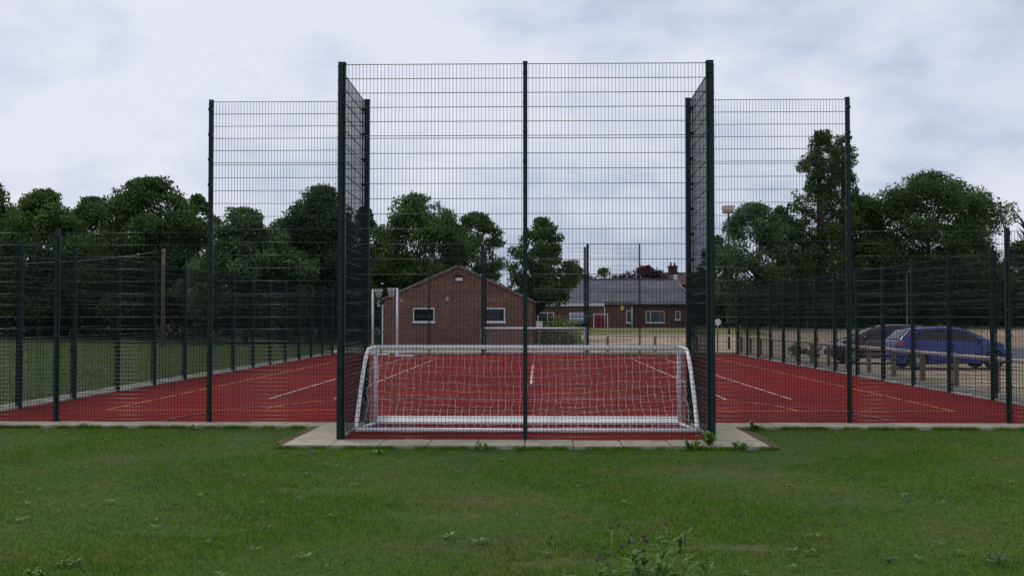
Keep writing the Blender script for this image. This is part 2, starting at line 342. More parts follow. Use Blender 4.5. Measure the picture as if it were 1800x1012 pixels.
# painted lines (each a thin sheet 4 mm above the court)
def line(mb,x0,y0,x1,y1,w,z=.016,dash=None):
    a=Vector((x0,y0,0)); b=Vector((x1,y1,0)); d=(b-a); L=d.length; d.normalize(); n=Vector((-d.y,d.x,0))*w/2
    segs=[(0,L)] if not dash else [(k*(dash[0]+dash[1]),min(L,k*(dash[0]+dash[1])+dash[0])) for k in range(int(L/(dash[0]+dash[1]))+1)]
    for s0,s1 in segs:
        p=a+d*s0; q=a+d*s1; mb.quad((p+n)+Vector((0,0,z)),(p-n)+Vector((0,0,z)),(q-n)+Vector((0,0,z)),(q+n)+Vector((0,0,z)))
def arc(mb,cx,cy,r,a0,a1,w,z,n=60,skip=None):
    for i in range(n):
        if skip and i%skip==skip-1: continue
        p=[]
        for k in (i,i+1):
            an=math.radians(a0+(a1-a0)*k/n)
            p.append(((cx+(r-w/2)*math.cos(an)),(cy+(r-w/2)*math.sin(an)),z)); p.append(((cx+(r+w/2)*math.cos(an)),(cy+(r+w/2)*math.sin(an)),z))
        mb.quad(p[0],p[1],p[3],p[2])
wl=MB(); t0=23.95; t1=47.75
for x in (CX-5.49,CX-4.115,CX+4.115,CX+5.49): line(wl,x,t0,x,t1,.045)
line(wl,CX-5.49,t0,CX+5.49,t0,.05); line(wl,CX-5.49,t1,CX+5.49,t1,.06); line(wl,CX,29.4,CX,42.2,.06)
line(wl,CX-4.1,29.4,CX+4.1,29.4,.045); line(wl,CX-4.1,42.2,CX+4.1,42.2,.045)
tag(wl.build('white_court_lines',M_white_line),kind='structure')
yl=MB()
line(yl,CX-7.8,20.9,CX+7.75,20.9,.045,.020)
for x in (CX-7.8,CX+7.75): line(yl,x,20.9,x,51.4,.05,.020,(1.25,.16))
line(yl,CX-7.8,51.4,CX+7.75,51.4,.05,.020); arc(yl,CX,20.9,4.9,0,180,.05,.024,48,8); arc(yl,CX,51.4,4.9,180,360,.05,.024,48,8)
tag(yl.build('yellow_court_lines',M_yellow_line),kind='structure')
bl=MB(); arc(bl,CX,18.5,6.0,2,178,.06,.028); arc(bl,CX,54.2,6.0,182,358,.06,.028); line(bl,XL+.2,36.4,XR-.2,36.4,.06,.028)
tag(bl.build('blue_court_lines',M_blue_line),kind='structure')
sc=MB(); a=gr(712,772,.018); b=gr(742,770,.018)
for i in range(9):
    x=a.x+(b.x-a.x)*i/8; sc.tube([(x+rnd.uniform(-.01,.01),a.y+rnd.uniform(-.03,.03),.018),(x+.035,a.y+rnd.uniform(-.03,.03),.019)],rnd.uniform(.006,.014),5)
tag(sc.build('scuff_mark',M_white_line),kind='structure')

# ------------------------------------------------------------------ mesh fences
PANEL={}
def panel_mesh(L,z0,rows):
    key=(round(L,3),round(z0,2),len(rows))
    if key in PANEL: return PANEL[key]
    b=MB(); n=max(2,int(round(L/.05))); top=rows[-1]+.012; w=.0023
    for i in range(n+1):
        x=L*i/n; x=min(max(x,.01),L-.01)
        vs=[(x-w,-w,z0),(x+w,-w,z0),(x+w,w,z0),(x-w,w,z0),(x-w,-w,top),(x+w,-w,top),(x+w,w,top),(x-w,w,top)]
        b.add(vs,[(0,1,5,4),(1,2,6,5),(2,3,7,6),(3,0,4,7)])
    nv=len(b.f)
    for z in rows:
        for y in (-.0065,.0065): b.tube([(0,y,z),(L,y,z)],.0037,6)
    me=b.mesh('mesh_panel',M_wire); me.materials.append(M_rod)
    me.polygons.foreach_set('material_index',[0]*nv+[1]*(len(b.f)-nv)); PANEL[key]=me; return me
ROW_LOW=[.07+.0665*i for i in range(20)]+[1.53,1.73,1.93,2.07]
ROW_MID=[2.105+.2105*i for i in range(11)]
ROW_TOP=[4.245+.2*i for i in range(6)]
ROW_TOPLOW=[2.105+.2*i for i in range(6)]
POST={}
def post_meshes(h,corner=False):
    k=(h,corner)
    if k in POST: return POST[k]
    b=MB()
    if corner: b.bbox(-.05,.05,-.05,.05,-.3,h+.03,.006)
    else: b.bbox(-.03,.03,-.042,.042,-.3,h+.03,.006)
    b.bbox(-.034 if not corner else -.054,.034 if not corner else .054,-.046 if not corner else -.054,.046 if not corner else .054,h+.02,h+.04,.004)
    p=b.mesh('post',M_green)
    c=MB(); y=-.042 if not corner else -.05
    c.bbox(-.024,.024,y-.036,y-.029,.05,h,.002)
    for i in range(int(h/.41)+1):
        z=.2+.41*i
        if z<h: c.bbox(-.032,.032,y-.046,y-.002,z-.022,z+.022,.003)
    POST[k]=(p,c.mesh('clamp_bar',M_green)); return POST[k]
def fence(name,label,runs,posts):
    """runs: (x0,y0,x1,y1,high?,panels); the panel hangs on the right-hand side of the run. posts: (x,y,height,rz,corner?)."""
    o=posts[0]; root=thing(name,label,'fence',(o[0],o[1],0),0,'green mesh fences round the court')
    for (x,y,h,rz,cn) in posts:
        p,c=post_meshes(h,cn); po=link('post',p,root,(x-o[0],y-o[1],0),rz); link('clamp_bar',c,po)
    for (x0,y0,x1,y1,high,n) in runs:
        d=Vector((x1-x0,y1-y0,0)); L=d.length/n; d.normalize(); an=math.atan2(d.y,d.x); nr=Vector((d.y,-d.x,0))*.063
        for i in range(n):
            q=Vector((x0-o[0],y0-o[1],0))+d*(L*i)+nr
            for z0,rows in ((.03,ROW_LOW),)+(((2.09,ROW_MID),(4.23,ROW_TOP)) if high else ((2.09,ROW_TOPLOW),)):
                link('mesh_panel',panel_mesh(L,z0,rows),root,q,an)
    return root
HI,LO=5.25,3.13
H=math.pi
fence('goal_bay_fence','tall green mesh cage around the nearest goal on the grass side',
  [(BL,BY,BR,BY,1,2),(BL-.03,Y0,BL,BY,1,1),(BR,BY,BR+.03,Y0,1,1)],
  [(BL,BY,HI,0,1),((BL+BR)/2,BY,HI,0,0),(BR,BY,HI,0,1),(BL-.055,Y0,HI,-H/2,0),(BR+.055,Y0,HI,H/2,0)])
pl=[-9.83,-7.88,-5.36,-2.84]; pr=[2.49,5.02,7.56,9.47]
fence('end_fence','green mesh fence left of the near goal cage, stepping up beside it',
  [(pl[0],Y0,pl[1],Y0,0,1),(pl[1],Y0,pl[2],Y0,0,1),(pl[2],Y0,pl[3],Y0,1,1)],
  [(pl[1],Y0,LO,0,0),(pl[2],Y0,HI,0,0)])
fence('end_fence','green mesh fence right of the near goal cage, stepping up beside it',
  [(pr[0],Y0,pr[1],Y0,1,1),(pr[1],Y0,pr[2],Y0,0,1),(pr[2],Y0,pr[3],Y0,0,1)],
  [(pr[1],Y0,HI,0,0),(pr[2],Y0,LO,0,0)])
yp=[Y0,21.42]+[21.42+(Y1-21.42)/13*k for k in range(1,14)]
fence('side_fence','long low green mesh fence along the left edge beside the field',
  [(XL,b_,XL,a_,0,1) for a_,b_ in zip(yp,yp[1:])],[(XL,y,LO,-H/2,1 if i in(0,14) else 0) for i,y in enumerate(yp)])
fence('side_fence','long low green mesh fence along the right edge beside the parked cars',
  [(XR,a_,XR,b_,0,1) for a_,b_ in zip(yp,yp[1:])],[(XR,y,LO,H/2,1 if i in(0,14) else 0) for i,y in enumerate(yp)])
fence('far_end_fence','green mesh fence at the far end, in front of the brick gable',
  [(-2.70,Y1,-5.2,Y1,1,1),(-5.2,Y1,-7.5,Y1,0,1),(-7.5,Y1,XL,Y1,0,1)],[(-5.2,Y1,HI,H,0),(-7.5,Y1,LO,H,0)])
fence('far_end_fence','green mesh fence at the far end, in front of the slate roofed building',
  [(XR,Y1,7.2,Y1,0,1),(7.2,Y1,4.85,Y1,0,1),(4.85,Y1,2.44,Y1,1,1)],[(4.85,Y1,HI,H,0),(7.2,Y1,LO,H,0)])
fence('far_goal_bay_fence','tall green mesh cage around the far goal',
  [(2.36,FY,-2.62,FY,1,2),(-2.62,FY,-2.62,Y1,1,1),(2.36,Y1,2.36,FY,1,1)],
  [(-2.62,FY,HI,H,1),(2.36,FY,HI,H,1),(-.2,FY,HI,H,0),(-2.62,Y1,HI,-H/2,1),(2.36,Y1,HI,H/2,1)])

# ------------------------------------------------------------------ goals (local: mouth plane y=0, back at y=-1.26, so the back faces the camera)
def make_goal():
    g=thing('goal','white five a side goal with its back to the camera, inside the nearest cage','goal',((BL+BR)/2,18.12,.012),0,'white goals on the court')
    hw=2.47; hh=1.235; dp=1.26; r=.038
    TAB=[(0,0,hh),(.10,-.10,hh-.05),(.32,-.40,.93),(.60,-.78,.52),(.80,-1.04,.25),(.92,-1.18,.11),(1,-dp,.04)]
    def PR(v):                                           # side profile of the goal: (y, z) at 0..1 along the stanchion
        for (a,y0,z0),(b_,y1,z1) in zip(TAB,TAB[1:]):
            if v<=b_: f=(v-a)/(b_-a); return y0+(y1-y0)*f,z0+(z1-z0)*f
        return TAB[-1][1:]
    def at_y(y): return next((z0+(z1-z0)*(y-y0)/(y1-y0) for (_,y0,z0),(_,y1,z1) in zip(TAB,TAB[1:]) if y>=y1),.04)
    def at_z(z): return next((y0+(y1-y0)*(z-z0)/(z1-z0) for (_,y0,z0),(_,y1,z1) in zip(TAB,TAB[1:]) if z>=z1),-dp)
    b=MB(); b.tube([(-hw+.10,0,hh),(0,0,hh),(hw-.10,0,hh)],r,14); b.build('crossbar',M_whitetube,g)
    for s in (-1,1):
        b=MB(); b.tube([(s*(hw-.06),0,.05),(s*(hw-.06),0,hh-.06)],.030,12); b.build('goalpost',M_whitepaint,g)
        b=MB(); pts=[(s*(hw-.10),0,hh),(s*(hw-.02),-.01,hh-.003),(s*(hw+.045),-.07,hh-.03),(s*(hw+.065),-.15,hh-.10)]
        for k in range(1,13):
            y,z=PR(.14+.86*k/12); pts.append((s*(hw+.065+.010*math.sin(math.pi*k/12)-.01*k/12),y,z))
        b.tube(pts,.032,12); b.build('side_stanchion',M_whitetube,g)
        b=MB(); b.tube([(s*(hw-.05),-.06,.035),(s*(hw+.0),-.6,.035),(s*(hw+.03),-dp,.035)],.03,10); b.build('side_ground_bar',M_whitepaint,g)
    b=MB(); b.prism([(-.05,.022),(.03,.022),(.10,.10),(.10,.135),(.06,.135),(-.05,.050)],0,-hw+.08,hw-.08); b.build('ground_bar',M_whitetube,g)  # bar section shaped to lean back, so its face catches skylight and looks brighter
    b=MB(); b.tube([(-hw-.03,-dp,.045),(0,-dp-.02,.04),(hw+.03,-dp,.045)],.033,12); b.build('back_ground_bar',M_whitetube,g)
    # net: cords between the crossbar and the back bar, slack in the middle
    rg=random.Random(3); nx,nz=44,13
    def P(i,j):
        u=i/nx; v=j/nz; a=math.pi/2*v; x=-hw+.05+(2*hw-.1)*u
        y,z=PR(v); y+=.03
        sl=math.sin(math.pi*u)**.6*math.sin(math.pi*v)
        y+=.30*sl*v**.3; z-=.20*math.sin(math.pi*u)**.8*math.sin(math.pi*v)
        z=max(z,.03+.02*abs(math.sin(i*1.7)))
        x+=.012*math.sin(i*2.1+j*2.3)+.012*math.sin(j*.8+i*.15); z+=.012*math.sin(i*1.1+j*2.7) if 0<j<nz else 0; y+=.02*math.sin(i*.9+j*.7)
        return Vector((x,y,z))
    G=[[P(i,j)+Vector((rg.uniform(-.010,.010),rg.uniform(-.010,.010),rg.uniform(-.010,.010))) for j in range(nz+1)] for i in range(nx+1)]
    b=MB()
    def cord(pts,r):
        q=[]
        for i in range(len(pts)-1):
            q.append(pts[i]); q.append((pts[i]+pts[i+1])/2+Vector((rg.uniform(-.012,.012),rg.uniform(-.01,.01),rg.uniform(-.016,-.002))))
        q.append(pts[-1]); b.tube(q,r,4,False)
    for i in range(nx+1): cord(G[i],.0026)
    for j in range(nz+1): cord([G[i][j] for i in range(nx+1)],.0021)
    for k in range(26):                                    # slack net lying along the back bar
        x=rg.uniform(-hw,hw) if k>12 else rg.choice((-1,1))*rg.uniform(hw-.5,hw); pts=[Vector((x,-dp+.08,.02))]
        for q in range(5): pts.append(pts[-1]+Vector((rg.uniform(-.12,.12),rg.uniform(-.05,.10),0))); pts[-1].z=rg.uniform(.015,.06)
        b.tube(pts,.004,4,False)
    b.build('back_net',M_net,g)
    b=MB()
    for s in (-1,1):
        for k in range(10):
            v=k/9; y0=-dp*.97*v
            top=hh-.03
            zt=at_y(y0)
            pts=[Vector((s*(hw-.02+.03*math.sin(k+q)),y0+rg.uniform(-.03,.03),.03+(zt-.03)*q/9)) for q in range(10)]
            b.tube(pts,.0035,4,False)
        for q in range(10):
            z=.05+(hh-.05)*q/10; yb=at_z(z)
            pts=[Vector((s*(hw-.02+.03*math.sin(k+q)),yb*k/8+rg.uniform(-.02,.02),z+rg.uniform(-.03,.02))) for k in range(9)]
            for p in pts: p.z=max(p.z,.03)
            b.tube(pts,.0035,4,False)
    b.build('side_net',M_netdark,g)
    return g
goal=make_goal()
def copy_tree(o,parent=None):
    c=o.copy(); COL.objects.link(c)
    if parent: c.parent=parent
    for ch in list(o.children): copy_tree(ch,c)
    return c
g2=copy_tree(goal); g2.location=(-.2,Y1+.35,.012); g2.rotation_euler=(0,0,math.pi)
g2['label']='small looking white goal at the far end, mouth towards the camera'

# ------------------------------------------------------------------ netball posts
def netball(px,py,ang,label):
    p=gr(px,py,.012); t=thing('netball_post',label,'netball post',p,0,'netball posts at the far end')
    b=MB(); b.tube([(0,0,.05),(0,0,3.06)],.05,10); b.build('pole',M_whitepaint,t)
    b=MB(); b.bbox(-.09,.75,-.28,.28,.0,.06,.01); b.tube([(0,0,.06),(0,0,.3)],.07,10); b.build('base',M_whitepaint,t)
    cx,cy=.27*math.cos(ang),.27*math.sin(ang)
    b=MB(); pts=[(cx+.19*math.cos(a*math.pi/12),cy+.19*math.sin(a*math.pi/12),3.05) for a in range(25)]; b.tube(pts,.011,6,False); b.tube([(0,0,3.05),(cx*.35,cy*.35,3.05)],.015,6)
    hp=b.build('hoop',M_whitepaint,t)
    b=MB()
    for k in range(14):
        a=2*math.pi*k/14; b.tube([(cx+.19*math.cos(a),cy+.19*math.sin(a),3.05),(cx+.13*math.cos(a+.2),cy+.13*math.sin(a+.2),2.9),(cx+.10*math.cos(a+.1),cy+.10*math.sin(a+.1),2.68)],.010,4)
    for z,rr in ((2.97,.16),(2.88,.125),(2.78,.115),(2.68,.10)): b.tube([(cx+rr*math.cos(a*math.pi/8),cy+rr*math.sin(a*math.pi/8),z) for a in range(17)],.008,4,False)
    b.build('hoop_net',M_net,hp)
netball(655,624,0,'leftmost white netball post, its hoop pointing right')
netball(698,626,math.pi,'white netball post in front of the brick gable, its hoop pointing left')

# ------------------------------------------------------------------ brick building with gable
def window(root,x0,x1,z0,z1,y,mull=(),sill=True,name='window'):
    f=MB(); w=.075
    f.box(x0,x0+w,y-.03,y+.03,z0,z1); f.box(x1-w,x1,y-.03,y+.03,z0,z1); f.box(x0+w,x1-w,y-.029,y+.03,z0,z0+w); f.box(x0+w,x1-w,y-.029,y+.03,z1-w,z1)
    for m in mull: f.box(m-.035,m+.035,y-.027,y+.03,z0+w,z1-w)
    fo=f.build('window',M_upvc,root)
    g=MB(); g.box(x0+w*.6,x1-w*.6,y-.008,y+.02,z0+w*.6,z1-w*.6); g.build('pane',M_glass,fo)
    if sill: s=MB(); s.bbox(x0-.06,x1+.06,y-.09,y+.03,z0-.075,z0-.002,.008); s.build('sill',M_upvc,fo)
    return fo
def gable_building():
    Y=70.0; L=at(676,560,Y).x; Rr=at(940,560,Y).x; ap=at(806,470,Y); ez=at(676,527,Y).z; e2=at(940,533,Y).z
    cx=(L+Rr)/2; root=thing('brick_building','red brick building with a gable end and two white framed windows, beyond the far goal','building',(cx,Y,0))
    l,r,a=L-cx,Rr-cx,ap.x-cx; D=14
    b=MB(); b.prism([(l,-.3),(r,-.3),(r,e2),(a,ap.z),(l,ez)],1,0,D); b.build('wall',M_brick,root)
    b=MB(); th=.16; ov=.45
    def slope(x0,z0,x1,z1):
        d=Vector((x1-x0,0,z1-z0)).normalized(); n=Vector((-d.z,0,d.x)) if x1>x0 else Vector((d.z,0,-d.x))
        return d,n
    dl=Vector((l-a,0,ez-ap.z)).normalized(); dr=Vector((r-a,0,e2-ap.z)).normalized()
    pl_=Vector((a,0,ap.z))+dl*((Vector((l-a,0,ez-ap.z))).length+ov); pr_=Vector((a,0,ap.z))+dr*((Vector((r-a,0,e2-ap.z))).length+.12)
    b.prism([(a,ap.z+.012),(a,ap.z+th),(pl_.x,pl_.z+th*.9),(pl_.x,pl_.z+.012)],1,-.10,D+.1)
    b.prism([(a+.002,ap.z+.012),(pr_.x,pr_.z+.012),(pr_.x,pr_.z+th*.9),(a+.002,ap.z+th)],1,-.10,D+.1)
    rf=b.build('roof',M_tile,root)
    b=MB(); b.prism([(a,ap.z+.02),(a,ap.z+th+.03),(pl_.x,pl_.z+th*.9+.03),(pl_.x,pl_.z+.02)],1,-.16,-.104)
    b.prism([(a+.002,ap.z+.02),(pr_.x,pr_.z+.02),(pr_.x,pr_.z+th*.9+.03),(a+.002,ap.z+th+.03)],1,-.16,-.104); b.build('verge',M_verge,rf)
    b=MB(); b.tube([(a,-.16,ap.z+th),(a,D+.1,ap.z+th)],.10,8); b.build('ridge',M_tile,rf)
    b=MB(); b.bbox(pl_.x-.06,pl_.x+.08,-.12,D,pl_.z-.10,pl_.z+.02,.01); b.build('gutter',M_grey,rf)
    for (p0,p1) in ((726,764),(852,888)):
        A=at(p0,541,Y); B=at(p1,566,Y); window(root,A.x-cx,B.x-cx,B.z,A.z,-.03)
    p=at(807,488,Y); b=MB(); b.bbox(p.x-cx-.28,p.x-cx+.25,-.20,-.004,p.z-.16,p.z+.12,.02); b.tube([(p.x-cx-.1,-.10,p.z+.12),(p.x-cx-.1,-.10,p.z+.34)],.03,6); wlm=b.build('wall_light',M_black,root)
    b=MB(); b.bbox(p.x-cx-.20,p.x-cx+.22,-.26,-.203,p.z-.20,p.z-.02,.02); b.build('lamp_glass',M_lamp,wlm)
    p=at(786,525,Y); b=MB(); b.bbox(p.x-cx-.10,p.x-cx+.10,-.03,-.003,p.z-.12,p.z+.12,.008)
    for k in range(4): b.box(p.x-cx-.08,p.x-cx+.08,-.04,-.031,p.z-.09+.05*k,p.z-.07+.05*k)
    b.build('air_vent',M_grey,root)
    p=at(706,528,Y); b=MB(); b.tube([(p.x-cx,-.1,p.z),(p.x-cx,-.003,p.z)],.05,8); b.build('overflow_pipe',M_upvc,root)
    p=at(671,540,Y); x=p.x-cx; b=MB(); b.bbox(x-.085,x+.085,.10,.27,-.1,p.z+.05,.012); b.bbox(x-.26,l-.004,.06,.31,p.z+.05,p.z+.17,.01); b.build('porch_post',M_upvc,root)
    p=at(938.5,560,Y); b=MB(); b.tube([(p.x-cx,-.05,-.05),(p.x-cx,-.05,e2)],.035,8); b.build('downpipe',M_grey,root)
    b=MB(); b.tube([(at(757,600,Y).x-cx,-.05,-.05),(at(757,600,Y).x-cx,-.05,at(757,520,Y).z)],.03,8); 
gable_building()

# ------------------------------------------------------------------ slate roofed building
def slate_building():
    Y=105.0; g=.85; X0=at(880,560,Y).x; X1=at(1216,560,Y).x; ez=at(1100,533,Y).z; Yr=Y+4.2; rz=at(1100,491,Yr).z
    cx=(X0+X1)/2; root=thing('slate_roofed_building','long low brick building with a grey slate roof and a red door','building',(cx,Y,g))
    x0,x1=X0-cx,X1-cx; e,rr=ez-g,rz-g; D=8.4
    b=MB(); b.box(x0,x1,0,D,-.5,e); b.build('wall',M_brick2,root)
    b=MB(); o=.35; rl=x0+3.0; rx=at(1187,490,Yr).x-cx
    A=(x0-o,-o,e-.12);B=(x1+o,-o,e-.12);C=(x1+o,D+o,e-.12);Dd=(x0-o,D+o,e-.12);E=(rl,4.2,rr);F=(rx,4.2,rr)
    b.add([A,B,C,Dd,E,F],[(0,1,5,4),(1,2,5),(2,3,4,5),(3,0,4),(3,2,1,0)]); rf=b.build('roof',M_slate,root)
    b=MB(); b.tube([E,F],.11,6); b.tube([(x0-o,-o,e-.06),E],.08,6); b.build('ridge',M_slate,rf)
    b=MB(); b.tube([(x1+o,-o,e-.02),F],.10,6); b.build('hip_tiles',M_verge,rf)
    b=MB(); b.bbox(x0-.4,x1+.4,-.45,-.36,e-.20,e-.06,.01); b.build('gutter',M_black,rf)
    # flat roofed projection
    fx0=at(952,560,Y-2).x-cx; fx1=at(1112,560,Y-2).x-cx; ft=at(1000,534,Y-2).z-g
    b=MB(); b.box(fx0,fx1,-2,-.005,-.5,ft-.22); b.build('extension_wall',M_brick2,root)
    fm=at(1062,535,Y-2).x-cx
    b=MB(); b.bbox(fx0-.15,fm,-2.2,-.46,ft-.216,ft+.02,.015); b.build('fascia',M_upvc,root)
    b=MB(); b.bbox(fm+.003,fx1+.1,-2.2,-.46,ft-.10,ft+.16,.015); b.build('tiled_edge',M_verge,root)
    yf=-2.03; yb=-.03
    def rect(a,b_,c,d,yy): 
        p=at(a,b_,Y+yy); q=at(c,d,Y+yy); return p.x-cx,q.x-cx,q.z-g,p.z-g
    q=rect(945,549,974,572,yf); window(root,*q,yf,(q[0]+.9,),True)
    q=rect(1010,549,1032,572,yf); window(root,*q,yf,(),True)
    q=rect(1101,545,1110,567,yf); window(root,*q,yf,(),True)
    q=rect(1135,546,1168,567,yb); w3=(q[1]-q[0]); window(root,*q,yb,(q[0]+w3*.25,q[0]+w3*.76),True)
    q=rect(1187,546,1196,562,yb); window(root,*q,yb,(),True)
    q=rect(1043,551,1069,579,yf); b=MB(); b.box(q[0],q[1],yf-.03,yf+.02,.0,q[3]); fr=b.build('door_frame',M_upvc,root)
    w=.09; b=MB(); b.box(q[0]+w,(q[0]+q[1])/2-.01,yf-.045,yf-.031,.02,q[3]-w); b.box((q[0]+q[1])/2+.01,q[1]-w,yf-.045,yf-.031,.02,q[3]-w); d_=b.build('door',M_red_door,root)
    b=MB(); b.tube([((q[0]+q[1])/2+.12,yf-.09,1.0),((q[0]+q[1])/2+.12,yf-.09,1.25)],.02,6); b.build('handle',M_bolt,d_)
    for px,yy in ((1063,yf),(1111,yf)):
        x=at(px,560,Y+yy).x-cx; b=MB(); b.tube([(x,yy-.08,-.05),(x,yy-.08,ft-.25)],.045,8); b.build('downpipe',M_upvc,root)
    x=at(1150,560,Y).x-cx
    p=at(1094,541.5,Y+yf); b=MB(); b.bbox(p.x-cx-.16,p.x-cx+.16,yf-.12,yf+.02,p.z-g-.20,p.z-g+.2,.02); b.build('alarm_box',M_amber,root)
    p=at(1188,486,Yr); b=MB(); b.bbox(p.x-cx-.18,p.x-cx+.12,3.9,4.5,rr-.15,rr+.42,.03); b.build('ridge_finial',M_upvc,root)
slate_building()

def house(name,label,px0,px1,Y,eave_py,ridge_py,mroof,mwall,chim=(),wins=(),depth=8):
    g=hgt(0,Y); X0=at(px0,500,Y).x; X1=at(px1,500,Y).x; cx=(X0+X1)/2; e=at(px0,eave_py,Y).z-g; r=at(px0,ridge_py,Y+depth/2).z-g
    root=thing(name,label,'house',(cx,Y,g)); x0,x1=X0-cx,X1-cx
    b=MB(); b.prism([(0,-.4),(depth,-.4),(depth,e),(depth/2,r-.05),(0,e)],0,x0,x1); b.build('wall',mwall,root)
    b=MB(); sl=(r-e)/(depth/2)
    b.prism([(-.4,e-.4*sl+.02),(depth/2,r+.02),(depth/2,r+.2),(-.4,e-.4*sl+.18)],0,x0-.2,x1+.2); b.prism([(depth/2+.002,r+.02),(depth+.4,e-.4*sl+.02),(depth+.4,e-.4*sl+.18),(depth/2+.002,r+.2)],0,x0-.2,x1+.2)
    rf=b.build('roof',mroof,root)
    for (p0,p1,py) in chim:
        a=at(p0,py,Y+depth/2); c=at(p1,py,Y+depth/2); ch=MB(); ch.bbox(a.x-cx,c.x-cx,depth/2-.5,depth/2+.5,r-.5,a.z-g,.02); ch.bbox(a.x-cx-.08,c.x-cx+.08,depth/2-.58,depth/2+.58,a.z-g-.22,a.z-g-.06,.02)
        co=ch.build('chimney',M_chim,rf)
        pt=MB()
        for k in range(2): x=a.x-cx+(c.x-a.x)*(k+.6)/2.2; pt.tube([(x,depth/2,a.z-g-.02),(x,depth/2,a.z-g+.45)],[.14,.11],8)
        pt.build('chimney_pot',M_chim,co)
    for (a,b_,c,d) in wins:
        p=at(a,b_,Y-.03); q=at(c,d,Y-.03); window(root,p.x-cx,q.x-cx,q.z-g,p.z-g,-.03)
house('house','brown roofed house with a brick chimney showing above the slate roof',1150,1262,150,500,481,M_tile,M_brick2,((1175,1190,467),))
house('house','dark brick house with white windows glimpsed under the trees beyond the car park',1345,1440,150,505,470,M_tile,M_brick2,(),((1363,515,1381,532),(1388,548,1408,565),(1418,548,1432,565)))
house('house','pale rendered house glimpsed behind the cars and tree trunks',1660,1705,150,520,495,M_tile,M_render,(),((1668,538,1680,552),))

# ------------------------------------------------------------------ trees
def tubes_np(): pass
def leaf_cloud(rs,centres,radii,per,size,flat=.55,up=.35):
    out=[]
    for c,r in zip(centres,radii):
        n=max(6,int(per*r*r*4.2)); d=rs.normal(size=(n,3)); d/=np.linalg.norm(d,axis=1)[:,None]
        q=rs.uniform(.08,1.15,size=(n,1))**.5; p=np.array(c)+d*q*np.array([r,r,r*flat+ r*.2])
        p+=rs.normal(scale=.10*r,size=(n,3))
        nn_=rs.normal(size=(n,3))+d*.5; nn_[:,2]+=up; nn_/=np.linalg.norm(nn_,axis=1)[:,None]
        u=np.cross(nn_,rs.normal(size=(n,3))); u/=np.linalg.norm(u,axis=1)[:,None]; v=np.cross(nn_,u)
        s=size*rs.uniform(.6,1.3,size=(n,1)); a=u*s; b=v*s*.55; k=nn_*s*.18
        out.append(np.stack([p-a,p+b*1.0-k,p+a,p-b-k],axis=1))
    return np.concatenate(out)
